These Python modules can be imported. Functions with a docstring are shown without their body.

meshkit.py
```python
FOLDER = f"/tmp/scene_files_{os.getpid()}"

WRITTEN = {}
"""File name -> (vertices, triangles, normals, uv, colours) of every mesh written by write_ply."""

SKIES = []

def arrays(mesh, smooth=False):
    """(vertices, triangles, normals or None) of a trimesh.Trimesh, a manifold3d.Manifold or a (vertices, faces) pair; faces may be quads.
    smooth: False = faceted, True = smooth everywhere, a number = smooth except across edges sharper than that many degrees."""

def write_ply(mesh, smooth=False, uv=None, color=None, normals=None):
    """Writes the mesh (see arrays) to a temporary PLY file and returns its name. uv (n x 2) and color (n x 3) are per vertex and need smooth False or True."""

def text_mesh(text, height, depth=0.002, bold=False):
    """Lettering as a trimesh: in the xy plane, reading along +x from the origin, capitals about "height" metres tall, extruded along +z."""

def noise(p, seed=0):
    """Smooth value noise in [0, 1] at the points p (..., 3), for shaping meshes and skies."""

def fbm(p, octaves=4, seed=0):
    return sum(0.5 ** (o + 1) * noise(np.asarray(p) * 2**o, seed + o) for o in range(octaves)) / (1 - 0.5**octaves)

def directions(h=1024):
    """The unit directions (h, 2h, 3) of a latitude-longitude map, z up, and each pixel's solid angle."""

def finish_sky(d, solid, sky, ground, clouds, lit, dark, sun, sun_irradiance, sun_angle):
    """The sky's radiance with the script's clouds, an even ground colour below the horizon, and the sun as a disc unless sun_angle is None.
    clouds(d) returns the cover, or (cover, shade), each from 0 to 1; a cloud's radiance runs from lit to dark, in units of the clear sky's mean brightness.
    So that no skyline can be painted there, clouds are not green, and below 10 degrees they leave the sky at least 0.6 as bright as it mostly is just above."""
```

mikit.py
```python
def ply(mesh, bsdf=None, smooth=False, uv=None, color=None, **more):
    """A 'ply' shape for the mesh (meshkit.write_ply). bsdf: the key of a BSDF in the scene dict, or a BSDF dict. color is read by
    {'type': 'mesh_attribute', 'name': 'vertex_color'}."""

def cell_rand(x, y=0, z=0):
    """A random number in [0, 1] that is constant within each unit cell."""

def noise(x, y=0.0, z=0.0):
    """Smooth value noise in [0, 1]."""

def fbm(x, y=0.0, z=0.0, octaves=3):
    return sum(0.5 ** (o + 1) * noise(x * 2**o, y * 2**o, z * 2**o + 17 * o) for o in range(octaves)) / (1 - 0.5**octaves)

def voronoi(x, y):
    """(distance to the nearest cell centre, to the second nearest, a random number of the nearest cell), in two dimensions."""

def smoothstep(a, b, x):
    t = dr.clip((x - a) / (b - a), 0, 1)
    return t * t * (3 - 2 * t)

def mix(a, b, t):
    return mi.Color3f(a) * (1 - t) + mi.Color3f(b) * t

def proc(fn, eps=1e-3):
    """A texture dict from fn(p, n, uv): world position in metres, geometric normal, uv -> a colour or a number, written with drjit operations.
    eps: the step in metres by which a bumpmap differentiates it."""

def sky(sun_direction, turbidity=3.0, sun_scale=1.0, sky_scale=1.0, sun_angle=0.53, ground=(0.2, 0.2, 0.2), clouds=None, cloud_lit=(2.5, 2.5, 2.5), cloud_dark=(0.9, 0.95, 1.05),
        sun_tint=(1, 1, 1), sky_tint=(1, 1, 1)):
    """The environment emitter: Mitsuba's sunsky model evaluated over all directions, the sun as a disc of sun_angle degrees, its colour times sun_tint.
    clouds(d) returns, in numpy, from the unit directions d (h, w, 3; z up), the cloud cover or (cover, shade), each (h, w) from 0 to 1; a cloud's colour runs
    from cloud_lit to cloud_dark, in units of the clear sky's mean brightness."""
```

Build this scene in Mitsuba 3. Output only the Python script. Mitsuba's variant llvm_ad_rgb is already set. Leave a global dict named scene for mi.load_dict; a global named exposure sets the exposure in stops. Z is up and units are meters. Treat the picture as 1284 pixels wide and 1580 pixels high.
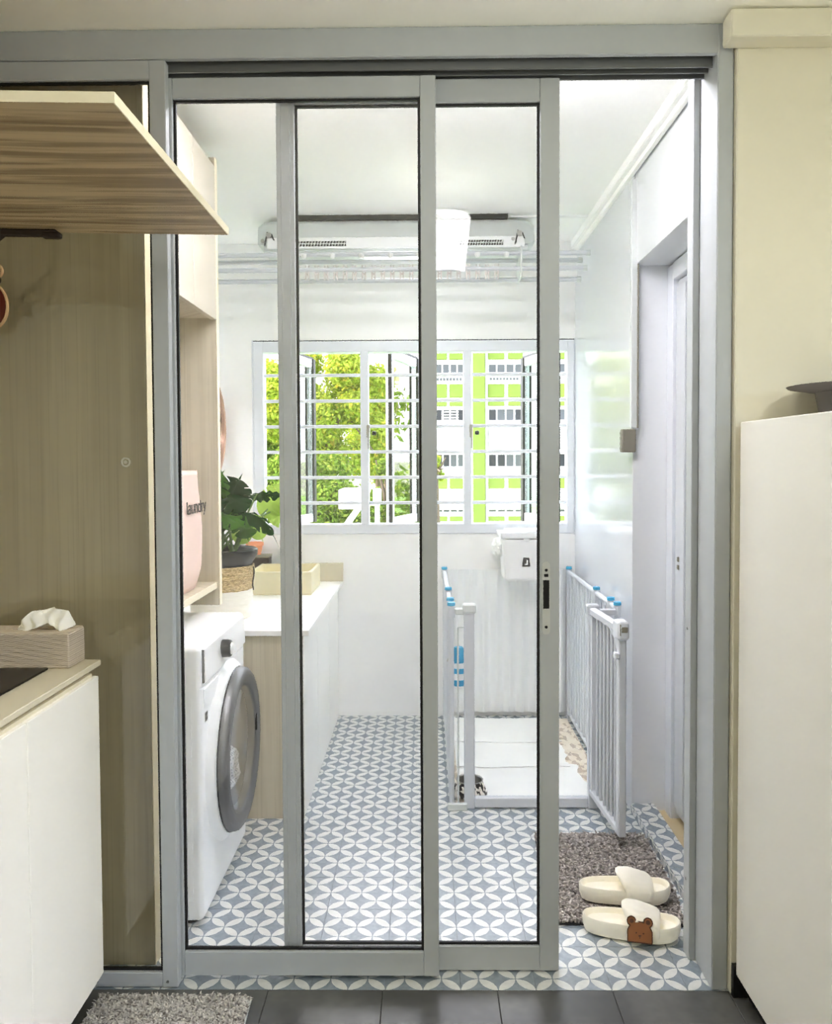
import math, random
import numpy as np, trimesh, drjit as dr, mitsuba as mi, mikit, meshkit
import manifold3d as m3
import shapely.geometry as sg, shapely.affinity as sa
from mikit import proc, noise, fbm, cell_rand, smoothstep, mix

T = mi.ScalarTransform4f
rng = np.random.default_rng(7)
random.seed(7)
scene, labels = {}, {}

# ------------------------------------------------------------------ camera, sky, sun, exposure
EYE = np.array([0.0, 0.0, 1.40])
FWD = np.array([-0.01182405, 0.99937257, -0.03338642])
UP = np.array([0.00453752, 0.03344204, 0.99943036])
scene['camera'] = {
    'type': 'perspective', 'fov_axis': 'x', 'fov': math.degrees(2 * math.atan(642 / 1285)),
    'principal_point_offset_x': 0.00156, 'principal_point_offset_y': 0.02215,
    'near_clip': 0.05, 'far_clip': 500.0,
    'to_world': T().look_at(origin=EYE.tolist(), target=(EYE + FWD).tolist(), up=UP.tolist())}
exposure = 4.0


def clouds(d):
    n = meshkit.fbm(d * np.array([2.2, 2.2, 5.0]) + 3.1, 4, 5)
    return np.clip((n - 0.36) * 4.0, 0, 1), np.clip((n - 0.62) * 2.5, 0, 1)


scene['sky'] = mikit.sky((-0.80, 0.12, 0.60), turbidity=4.0, sun_scale=0.5, sky_scale=2.3, clouds=clouds,
                         sky_tint=(1.02, 0.97, 1.05), cloud_lit=(2.42, 2.35, 2.5), cloud_dark=(1.5, 1.52, 1.55), ground=(0.3, 0.32, 0.25))
RACK_LIGHT = 0.5      # radiance of the drying rack's built-in lamp
YARD_LIGHT = 4.6       # radiance of the unseen batten lamp added to brighten the yard
CEILING_LIGHT = 4.5    # radiance of the round ceiling lamp added out of view for the kitchen
PENDANT_LIGHT = 0.8    # radiance of the kitchen pendant's glowing shade


# ------------------------------------------------------------------ helpers
def lin(r, g, b):
    return [((c / 255 + 0.055) / 1.055) ** 2.4 if c > 10 else c / 255 / 12.92 for c in (r, g, b)]


def rgb(c):
    return {'type': 'rgb', 'value': [float(x) for x in c]}


def mat(name, d, two=True):
    scene['mat_' + name] = {'type': 'twosided', 'b': d} if two else d


def plain(name, c, rough=0.5, metal=0.0, spec=0.5, **k):
    col = c if isinstance(c, dict) else rgb(c)
    mat(name, {'type': 'principled', 'base_color': col, 'roughness': rough, 'metallic': metal, 'specular': spec, **k})


def cat(*ms):
    ms = [m for x in ms for m in (x if isinstance(x, list) else [x])]
    return trimesh.util.concatenate(ms)


def bx(x0, x1, y0, y1, z0, z1, c=0.002):
    """box with chamfered edges"""
    x0, x1 = min(x0, x1), max(x0, x1)
    y0, y1 = min(y0, y1), max(y0, y1)
    z0, z1 = min(z0, z1), max(z0, z1)
    c = min(c, 0.3 * min(x1 - x0, y1 - y0, z1 - z0))
    if c <= 0:
        return trimesh.creation.box(bounds=[[x0, y0, z0], [x1, y1, z1]])
    s = np.array([x1 - x0, y1 - y0, z1 - z0]) / 2
    o = np.array([x1 + x0, y1 + y0, z1 + z0]) / 2
    v = []
    for sx in (-1, 1):
        for sy in (-1, 1):
            for sz in (-1, 1):
                q = np.array([sx, sy, sz])
                for k in range(3):
                    w = s - c
                    w[k] = s[k]
                    v.append(o + q * w)
    h = trimesh.Trimesh(np.array(v), CHAMFER_FACES, process=False)
    return h


def _chamfer_faces():
    v = []
    for sx in (-1, 1):
        for sy in (-1, 1):
            for sz in (-1, 1):
                q = np.array([sx, sy, sz])
                for k in range(3):
                    w = np.array([0.8, 0.8, 0.8])
                    w[k] = 1.0
                    v.append(q * w)
    v = np.array(v)
    h = trimesh.convex.convex_hull(v)
    idx = [int(np.argmin(np.linalg.norm(v - p, axis=1))) for p in h.vertices]
    return np.array([[idx[i] for i in f] for f in h.faces])


CHAMFER_FACES = _chamfer_faces()


def rbox(x0, x1, y0, y1, z0, z1, r, seg=16):
    """rounded box (hull of spheres)"""
    sp = [m3.Manifold.sphere(r, seg).translate([x, y, z]) for x in (x0 + r, x1 - r) for y in (y0 + r, y1 - r) for z in (z0 + r, z1 - r)]
    m = m3.Manifold.batch_hull(sp).to_mesh()
    return trimesh.Trimesh(m.vert_properties[:, :3], m.tri_verts, process=False)


def cyl(p0, p1, r, n=14, r1=None):
    return tube([p0, p1], [r, r if r1 is None else r1], n)


def tube(pts, r, n=10, cap=True):
    pts = np.asarray(pts, float)
    m = len(pts)
    r = np.full(m, r) if np.isscalar(r) else np.asarray(r, float)
    t = np.gradient(pts, axis=0)
    t /= np.linalg.norm(t, axis=1, keepdims=True) + 1e-12
    a = np.array([0, 0, 1.0]) if abs(t[0][2]) < 0.9 else np.array([1.0, 0, 0])
    rings = []
    u = np.cross(t[0], a)
    u /= np.linalg.norm(u)
    ang = np.arange(n) * 2 * math.pi / n
    for i in range(m):
        u = u - t[i] * (u @ t[i])
        u /= np.linalg.norm(u)
        w = np.cross(t[i], u)
        rings.append(pts[i] + r[i] * (np.cos(ang)[:, None] * u + np.sin(ang)[:, None] * w))
    v = np.concatenate(rings)
    f = []
    for i in range(m - 1):
        for k in range(n):
            a0, a1, b0, b1 = i * n + k, i * n + (k + 1) % n, (i + 1) * n + k, (i + 1) * n + (k + 1) % n
            f += [[a0, a1, b1], [a0, b1, b0]]
    if cap:
        c0, c1 = len(v), len(v) + 1
        v = np.vstack([v, pts[0], pts[-1]])
        for k in range(n):
            f += [[c0, (k + 1) % n, k], [c1, (m - 1) * n + k, (m - 1) * n + (k + 1) % n]]
    return trimesh.Trimesh(v, f, process=False)


def lathe(profile, n=40, axis='z', o=(0, 0, 0), wob=None):
    """profile: (radius, height) pairs revolved about the axis through o"""
    p = np.asarray(profile, float)
    ang = np.arange(n) * 2 * math.pi / n
    v = []
    for i, (r, h) in enumerate(p):
        rr = r if wob is None else r * wob(ang, h)
        v.append(np.stack([rr * np.cos(ang), rr * np.sin(ang), np.full(n, h)], 1))
    v = np.concatenate(v)
    f = []
    for i in range(len(p) - 1):
        for k in range(n):
            a0, a1, b0, b1 = i * n + k, i * n + (k + 1) % n, (i + 1) * n + k, (i + 1) * n + (k + 1) % n
            f += [[a0, a1, b1], [a0, b1, b0]]
    if axis == 'x':
        v = v[:, [2, 0, 1]]
    elif axis == 'y':
        v = v[:, [1, 2, 0]]
    return trimesh.Trimesh(v + np.array(o, float), f, process=False)


def prism(poly, depth, engine='earcut'):
    return trimesh.creation.extrude_polygon(poly, depth, engine=engine)


def tf(m, M=None, t=None, rot=None):
    m = m.copy()
    if rot is not None:
        ang, ax = rot
        m.apply_transform(trimesh.transformations.rotation_matrix(ang, ax))
    if M is not None:
        m.apply_transform(M)
    if t is not None:
        m.apply_translation(t)
    return m


def basis(m, ex, ey, ez, o):
    """places a mesh so that its x, y, z axes lie along ex, ey, ez from o"""
    M = np.eye(4)
    M[:3, 0], M[:3, 1], M[:3, 2], M[:3, 3] = ex, ey, ez, o
    return tf(m, M)


_count = {}


def numbered(key):
    n = _count.get(key, 0)
    _count[key] = n + 1
    return key if n == 0 else f'{key}_{n:03d}'


def obj(key, mesh, m, parent=None, smooth=False, label=None, kind=None, color=None, **more):
    k = numbered(f'{parent}__{key}' if parent else key)
    if isinstance(mesh, dict):
        scene[k] = {**mesh}
    else:
        scene[k] = mikit.ply(mesh, 'mat_' + m, smooth=smooth, color=color, **more)
    if label or kind:
        labels[k] = {}
        if label:
            labels[k]['label'] = label
        if kind:
            labels[k]['kind'] = kind
    return k


def thing(key, label, category, group=None):
    k = numbered(key)
    labels[k] = {'label': label, 'category': category}
    if group:
        labels[k]['group'] = group
    return k


def single(key, mesh, m, label, category, group=None, **kw):
    k = obj(key, mesh, m, **kw)
    labels[k] = {**labels.get(k, {}), 'label': label, 'category': category}
    if group:
        labels[k]['group'] = group
    return k


def struct(key, label=None):
    labels[key] = {'kind': 'structure'}
    if label:
        labels[key]['label'] = label
    _count[key] = 1
    return key


def setting(key, mesh, m, label=None, **kw):
    k = obj(key, mesh, m, **kw)
    labels[k] = {'kind': 'structure'}
    if label:
        labels[k]['label'] = label
    return k


# ------------------------------------------------------------------ materials
def tile_pattern(p, n, uv):
    flat = dr.abs(n.z) > 0.5
    a = dr.select(flat, p.x, p.y + 0.0)
    b = dr.select(flat, p.y, p.z + 2.21)
    u, v = (a - 0.09) / 0.1, (b - 2.16) / 0.1
    fx, fy = u - dr.floor(u), v - dr.floor(v)
    d1 = dr.sqrt(dr.square(fx - 0.5) + dr.square(fy - dr.round(fy)))
    d2 = dr.sqrt(dr.square(fx - dr.round(fx)) + dr.square(fy - 0.5))
    g, e = 0.487, 0.007
    w = smoothstep(g + e, g - e, d1) * smoothstep(g + e, g - e, d2)
    t = fbm(p.x * 90, p.y * 90, p.z * 90, octaves=2)
    grey = mix(lin(124, 137, 148), lin(154, 164, 172), t)
    white = mix(lin(226, 228, 226), lin(240, 240, 236), t)
    return mix(grey, white, w)


mat('patterned_tile', {'type': 'roughplastic', 'diffuse_reflectance': proc(tile_pattern), 'int_ior': 1.9, 'alpha': 0.14, 'nonlinear': False})


def wood_v(c0, c1, c2):
    def fn(p, n, uv):
        h = p.x + p.y
        g = fbm(h * 38, p.z * 1.3, octaves=4)
        f = fbm(h * 210, p.z * 3.0, 4.0, octaves=2)
        return mix(mix(c0, c1, smoothstep(0.25, 0.75, g)), c2, 0.35 * smoothstep(0.55, 0.85, f))
    return fn


plain('greige_wood', proc(wood_v(lin(186, 177, 156), lin(195, 187, 167), lin(172, 163, 142))), rough=0.45)


def wood_flap(p, n, uv):
    yy = p.y + 0.035 * fbm(p.x * 3.1, p.y * 5, 9.0, octaves=2)
    g = fbm(p.x * 3.4 + 3, yy * 62, octaves=4)
    f = fbm(p.x * 9, yy * 190, 2.0, octaves=3)
    k = smoothstep(0.3, 0.75, fbm(p.x * 0.9, p.y * 9, 7.0, octaves=3))
    c = mix(lin(190, 168, 134), lin(146, 122, 90), smoothstep(0.3, 0.72, g))
    c = mix(c, lin(104, 84, 58), 0.6 * smoothstep(0.5, 0.78, f) * k)
    return c


plain('oak_laminate', proc(wood_flap), rough=0.42)
plain('oak_edge', lin(236, 226, 200), rough=0.5)


def slate(p, n, uv):
    t = fbm(p.x * 5, p.y * 5, octaves=4)
    s = fbm(p.x * 60, p.y * 60, 3.0, octaves=2)
    return mix(mix(lin(70, 70, 69), lin(100, 100, 97), smoothstep(0.3, 0.7, t)), lin(60, 60, 60), 0.3 * s)


plain('slate_tile', proc(slate), rough=0.33, spec=0.6)
plain('dark_grout', lin(58, 58, 57), rough=0.9)
plain('light_grout', lin(138, 144, 150), rough=0.9)
plain('wall_white', lin(246, 246, 245), rough=0.6)
plain('ceiling_white', lin(248, 248, 246), rough=0.8)
mat('gloss_white', {'type': 'roughplastic', 'diffuse_reflectance': rgb(lin(229, 231, 235)), 'int_ior': 1.55, 'alpha': 0.02, 'nonlinear': False})


def cream_paint(p, n, uv):
    t = fbm(p.x * 3, p.z * 3, p.y * 3, octaves=3)
    return mix(lin(220, 215, 196), lin(226, 221, 203), t)


plain('cream_wall', proc(cream_paint), rough=0.7)
plain('cream_ceiling', lin(246, 245, 235), rough=0.85)
plain('aluminium', lin(175, 179, 182), rough=0.5, metal=0.0, spec=0.4)
plain('aluminium_dark', lin(120, 122, 122), rough=0.4, metal=0.4)
plain('rubber_black', lin(14, 14, 15), rough=0.5)
plain('black_void', lin(6, 6, 7), rough=0.8)
plain('black_plastic', lin(22, 22, 24), rough=0.35)
plain('cabinet_white', lin(240, 237, 228), rough=0.5)
plain('cabinet_beige', lin(198, 190, 174), rough=0.5)
plain('cream_worktop', lin(208, 200, 176), rough=0.4)
plain('white_worktop', lin(244, 243, 240), rough=0.3)
plain('white_laminate', lin(243, 242, 238), rough=0.35)
plain('appliance_white', lin(247, 248, 249), rough=0.3, clearcoat=0.4)
plain('panel_grey', lin(206, 211, 210), rough=0.45)
plain('frame_white', lin(226, 229, 236), rough=0.4)
plain('frame_edge_dark', lin(92, 95, 102), rough=0.5)
plain('chrome', lin(200, 200, 200), rough=0.15, metal=1.0)
plain('steel', lin(176, 174, 170), rough=0.25, metal=0.9)
plain('dark_chrome', lin(112, 112, 112), rough=0.4, metal=0.6)
mat('pane', {'type': 'thindielectric', 'int_ior': 1.5}, two=False)
plain('gate_white', lin(208, 211, 217), rough=0.35)
plain('blue_plastic', lin(66, 158, 200), rough=0.4)
plain('white_plastic', lin(240, 240, 240), rough=0.4)
plain('slipper_cream', lin(252, 247, 232), rough=0.55)
plain('bear_brown', lin(136, 84, 46), rough=0.6)
plain('bear_dark', lin(72, 40, 26), rough=0.6)
plain('pink_canvas', lin(226, 200, 188), rough=0.9)
plain('letter_black', lin(48, 38, 36), rough=0.8)
plain('sink_cream', lin(222, 212, 178), rough=0.4)
plain('tissue_box', lin(196, 182, 162), rough=0.6)
plain('tissue_paper', lin(246, 244, 236), rough=0.9)
plain('vertex_tint', {'type': 'mesh_attribute', 'name': 'vertex_color'}, rough=0.9)
plain('shade_grey', lin(128, 124, 112), rough=0.6)
plain('tray_grey', lin(84, 80, 76), rough=0.5)
plain('maroon', lin(92, 30, 18), rough=0.35)
plain('maroon_rim', lin(205, 170, 128), rough=0.5)
plain('bracket_dark', lin(38, 22, 14), rough=0.45)
plain('beige_floor', lin(206, 188, 150), rough=0.5)
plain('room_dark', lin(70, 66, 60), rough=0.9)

# ================================================================== THE SETTING
# kitchen: x -1.5..3.0, y -4..2.165, floor z 0, ceiling 2.505; service yard: x -1.13..0.82, y 2.165..4.55, ceiling 2.57
# ---- floors
struct('floor')
obj('grout_bed', bx(-1.5, 3.0, -3.2, 2.162, -0.12, -0.002, 0), 'dark_grout', 'floor')
GX, W = -0.117, 0.3037
for i in range(-5, 11):
    for j in range(0, 4):
        x0, x1 = GX + i * W, GX + (i + 1) * W
        x0, x1 = max(x0, -1.5), min(x1, 3.0)
        y1 = 2.161 - 0.6 * j
        if x1 - x0 > 0.03:
            obj('tile', bx(x0 + 0.001, x1 - 0.001, y1 - 0.6 + 0.002, y1, -0.012, 0.0, 0.0008), 'slate_tile', 'floor')
obj('far_tiling', bx(-1.5, 3.0, -3.2, -0.24, -0.012, -0.0005, 0), 'slate_tile', 'floor')
struct('floor_yard')
obj('grout_bed', bx(-1.13, 0.95, 2.163, 4.56, -0.12, -0.0015, 0), 'light_grout', 'floor_yard')
for i in range(-6, 4):
    for j in range(12):
        x0, x1 = 0.09 + 0.2 * i, 0.09 + 0.2 * (i + 1)
        x0, x1 = max(x0, -1.13), min(x1, 0.82)
        y0 = 2.162 + 0.2 * j - (0.0 if j == 0 else 0.002)
        y1 = min(2.16 + 0.2 * (j + 1), 4.55)
        obj('tile', bx(x0 + 0.0008, x1 - 0.0008, y0 + 0.0008, y1 - 0.0008, -0.01, 0.0, 0.0006), 'patterned_tile', 'floor_yard')
# raised kerb of the bathroom door recess
struct('trim_4', 'raised tiled kerb in front of the bathroom door')
obj('core', bx(0.823, 0.905, 2.30, 3.288, 0.0, 0.026, 0), 'light_grout', 'trim_4')
for j in range(6):
    y0, y1 = max(2.30, 2.16 + 0.2 * j), min(3.288, 2.16 + 0.2 * (j + 1))
    if y1 - y0 < 0.02:
        continue
    obj('tile', bx(0.8185, 0.908, y0 + 0.0008, y1 - 0.0008, 0.026, 0.034, 0.0006), 'patterned_tile', 'trim_4')
    obj('riser_tile', bx(0.8170, 0.8228, y0 + 0.0008, y1 - 0.0008, 0.0, 0.0255, 0.0005), 'patterned_tile', 'trim_4')

# ---- ceilings
setting('ceiling', bx(-1.62, 3.0, -3.2, 2.29, 2.511, 2.75, 0), 'cream_ceiling')
setting('ceiling_yard', bx(-1.3, 1.1, 2.29, 4.65, 2.57, 2.75, 0), 'ceiling_white')
setting('ceiling_strip', bx(0.25, 0.81, 4.02, 4.04, 2.562, 2.57, 0), 'white_plastic')
# ---- kitchen walls
setting('wall_left', bx(-1.62, -1.5, -3.2, 2.60, -0.1, 2.75, 0), 'cream_wall')
setting('wall_right', bx(0.795, 3.0, 2.148, 2.29, 0.0, 2.505, 0.003), 'cream_wall', 'cream painted wall to the right of the sliding doors')
setting('wall_behind', bx(-1.62, 3.0, -3.32, -3.2, -0.1, 2.75, 0), 'cream_wall')
setting('beam_right', bx(0.757, 3.0, 2.085, 2.147, 2.437, 2.505, 0.003), 'cream_wall', 'boxed cream beam along the top of the right wall')
setting('baseboard_right', bx(0.797, 0.87, 2.132, 2.147, 0.0, 0.085, 0.001), 'black_plastic')
setting('wall_right_kitchen', cat(bx(3.0, 3.12, -0.2, 2.29, -0.1, 2.75, 0), bx(3.0, 3.12, -3.3, -2.9, -0.1, 2.75, 0), bx(3.0, 3.12, -2.9, -0.2, -0.1, 0.3, 0), bx(3.0, 3.12, -2.9, -0.2, 2.3, 2.75, 0)), 'cream_wall', 'kitchen wall with an unseen opening added to let daylight in')  # opening invented behind the camera to let daylight into the kitchen
# ---- yard walls
setting('wall_left_yard', bx(-1.5, -1.13, 2.316, 4.55, -0.1, 2.57, 0), 'wall_white')
struct('wall_back')
WX0, WX1, WZ0, WZ1 = -0.93, 0.815, 1.005, 2.055
obj('masonry', cat(bx(-1.3, WX0, 4.55, 4.66, -0.1, 2.57, 0), bx(WX1, 1.1, 4.55, 4.66, -0.1, 2.57, 0),
                   bx(WX0, WX1, 4.55, 4.66, -0.1, WZ0, 0), bx(WX0, WX1, 4.55, 4.66, WZ1, 2.57, 0)), 'wall_white', 'wall_back')
setting('beam_back', bx(-1.13, 0.82, 4.49, 4.55, 2.385, 2.57, 0.002), 'wall_white', 'shallow white beam above the window')
struct('wall_right_yard')
obj('pier', bx(0.82, 0.98, 3.29, 4.55, -0.05, 2.57, 0.002), 'gloss_white', 'wall_right_yard', label='glossy white wall panel that mirrors the window')
obj('panel_above_door', bx(0.826, 0.98, 2.29, 3.289, 2.16, 2.57, 0.002), 'gloss_white', 'wall_right_yard')
obj('near_pier', bx(0.826, 0.98, 2.29, 2.42, 0.034, 2.16, 0.002), 'wall_white', 'wall_right_yard')
setting('trim_5', cat(bx(0.785, 0.82, 2.30, 4.49, 2.527, 2.57, 0.004), bx(0.803, 0.82, 2.30, 4.49, 2.505, 2.527, 0.002)), 'wall_white', 'white cornice along the top of the right yard wall')

# ---- bathroom door in the recess
struct('door_4', 'white bathroom door standing ajar in the right recess')
obj('frame', cat(bx(0.952, 1.0, 3.215, 3.288, 0.0, 2.15, 0.003), bx(0.952, 1.0, 2.42, 2.46, 0.0, 2.15, 0.003), bx(0.952, 1.0, 2.46, 3.215, 2.09, 2.155, 0.003)), 'frame_white', 'door_4')
obj('leaf', cat(bx(0.972, 0.996, 3.09, 3.213, 0.03, 2.085, 0.003), bx(0.962, 0.972, 3.10, 3.205, 0.06, 2.06, 0.003)), 'gate_white', 'door_4')
for z in (1.66, 1.60):
    obj('hinge', cyl((0.985, 3.083, z), (0.985, 3.083, z + 0.03), 0.007, 10), 'steel', 'door_4')
for z in (1.015, 0.985):
    obj('latch', bx(0.957, 0.963, 3.15, 3.165, z, z + 0.018, 0.001), 'shade_grey', 'door_4')
setting('floor_bathroom', bx(0.91, 2.2, 2.42, 3.35, -0.1, 0.004, 0), 'beige_floor')
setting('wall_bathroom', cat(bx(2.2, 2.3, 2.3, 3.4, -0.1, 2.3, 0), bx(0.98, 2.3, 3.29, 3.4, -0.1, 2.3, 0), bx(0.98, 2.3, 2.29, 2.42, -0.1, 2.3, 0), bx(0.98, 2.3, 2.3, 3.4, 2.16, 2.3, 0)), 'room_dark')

# ---- aluminium door frame
struct('trim_1', 'grey aluminium head rail with three sliding tracks')
obj('head_board', bx(-1.5, 0.757, 2.165, 2.181, 2.435, 2.510, 0.002), 'aluminium', 'trim_1')
obj('head_cover', bx(-1.5, 0.757, 2.181, 2.295, 2.475, 2.510, 0), 'aluminium_dark', 'trim_1')
for y in (2.203, 2.236, 2.268, 2.287):
    obj('track_rail', bx(-1.5, 0.752, y, y + 0.005, 2.418 if y < 2.28 else 2.432, 2.475, 0.001), 'aluminium_dark', 'trim_1')
struct('trim_2', 'grey aluminium right jamb of the sliding doors')
obj('jamb_face', bx(0.752, 0.793, 2.163, 2.300, 0.0, 2.510, 0.003), 'aluminium', 'trim_2')
obj('receiver_channel', cat(bx(0.733, 0.752, 2.296, 2.345, 0.0, 2.44, 0.002), bx(0.752, 0.826, 2.300, 2.345, 0.0, 2.57, 0.001)), 'aluminium', 'trim_2')
for z in (0.22, 0.93):
    obj('screw', cyl((0.7335, 2.322, z), (0.7315, 2.322, z), 0.004, 10), 'aluminium_dark', 'trim_2')


def gasket(x0, x1, z0, z1, y, w=0.0075):
    return cat(bx(x0, x0 + w, y - 0.004, y + 0.004, z0, z1, 0), bx(x1 - w, x1, y - 0.004, y + 0.004, z0, z1, 0),
               bx(x0 + w, x1 - w, y - 0.004, y + 0.004, z0, z0 + w, 0), bx(x0 + w, x1 - w, y - 0.004, y + 0.004, z1 - w, z1, 0))


def pane(x0, x1, z0, z1, y):
    return trimesh.Trimesh([[x0, y, z0], [x1, y, z0], [x1, y, z1], [x0, y, z1]], [[0, 1, 2], [0, 2, 3]], process=False)


mat('shade_tint_pane', {'type': 'thindielectric', 'int_ior': 1.5, 'specular_transmittance': rgb((0.74, 0.72, 0.63))}, two=False)  # tint put in to darken the cabinet side in place of shade


def leaf(n, label, x0, xi0, xi1, x1, z0, zi0, zi1, z1, y0, y1):
    """a framed sliding leaf: outer x0..x1, glass xi0..xi1"""
    k = struct(f'door_{n}', label)
    ym = (y0 + y1) / 2
    obj('stile', cat(bx(x0, xi0, y0, y1, z0, z1, 0.002), bx(x0 + 0.012, xi0 - 0.012, y0 - 0.002, y0 + 0.01, z0, z1, 0.001)) if n == 3 else bx(x0, xi0, y0, y1, z0, z1, 0.002), 'aluminium', k)
    obj('stile', bx(xi1, x1, y0, y1, z0, z1, 0.002), 'aluminium', k)
    obj('rail', bx(xi0, xi1, y0 + 0.001, y1 - 0.001, z0, zi0, 0.002), 'aluminium', k)
    obj('rail', bx(xi0, xi1, y0 + 0.001, y1 - 0.001, zi1, z1, 0.002), 'aluminium', k)
    obj('gasket', gasket(xi0 - 0.001, xi1 + 0.001, zi0 - 0.001, zi1 + 0.001, ym), 'rubber_black', k)
    obj('pane', pane(xi0, xi1, zi0, zi1, ym), 'shade_tint_pane' if n == 1 else 'pane', k)
    return k


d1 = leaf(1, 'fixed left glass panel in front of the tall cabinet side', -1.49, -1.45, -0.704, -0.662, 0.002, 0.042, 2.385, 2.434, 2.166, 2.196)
for x, z in ((-0.69, 0.018), (-0.88, 0.018)):
    obj('screw', cyl((x, 2.1665, z), (x, 2.1645, z), 0.004, 10), 'aluminium_dark', d1)
d2 = leaf(2, 'front sliding glass leaf left of the middle stile', -0.703, -0.655, -0.0075, 0.0335, 0.013, 0.079, 2.350, 2.404, 2.199, 2.229)
d3 = leaf(3, 'rear sliding glass leaf carrying the lock', -0.391, -0.342, 0.310, 0.362, 0.004, 0.072, 2.350, 2.412, 2.239, 2.266)
zc = 1.03
plate = prism(sg.LineString([(0, -0.088), (0, 0.088)]).buffer(0.0105), 0.003)
plate = basis(plate, (1, 0, 0), (0, 0, 1), (0, -1, 0), (0.3265, 2.239, zc))
plain('plate_grey', lin(190, 192, 190), rough=0.4)
lp = obj('lock_plate', plate, 'plate_grey', d3)
obj('lock_recess', bx(0.3185, 0.3345, 2.2350, 2.2362, 1.002, 1.079, 0), 'black_void', lp)
obj('lock_slot', bx(0.321, 0.332, 2.2350, 2.2362, 1.088, 1.096, 0), 'black_void', lp)
for z in (1.106, 0.952):
    obj('screw', cyl((0.3265, 2.2362, z), (0.3265, 2.2347, z), 0.004, 12), 'black_void', lp)

# ---- window
struct('window_1', 'three-bay white window with grille bars and opened casements')
YW = 4.555
w = 'window_1'
ax0, ax1, az0, az1 = WX0, WX1, WZ0, WZ1
obj('frame', cat(bx(ax0, ax0 + 0.055, YW - 0.02, YW + 0.07, az0, az1, 0.004), bx(ax1 - 0.04, ax1, YW - 0.02, YW + 0.07, az0, az1, 0.004),
                 bx(ax0, ax1, YW - 0.018, YW + 0.07, az0, az0 + 0.055, 0.004), bx(ax0, ax1, YW - 0.018, YW + 0.07, az1 - 0.06, az1, 0.004),
                 bx(ax0 - 0.008, ax0, YW - 0.015, YW - 0.002, az0 - 0.008, az1 + 0.008, 0.001), bx(ax1, ax1 + 0.005, YW - 0.015, YW - 0.002, az0 - 0.008, az1 + 0.008, 0.001)), 'frame_white', w)
obj('head_joint', bx(ax0 - 0.008, ax1 + 0.004, YW - 0.012, YW - 0.003, az1, az1 + 0.006, 0.001), 'frame_edge_dark', w)
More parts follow.
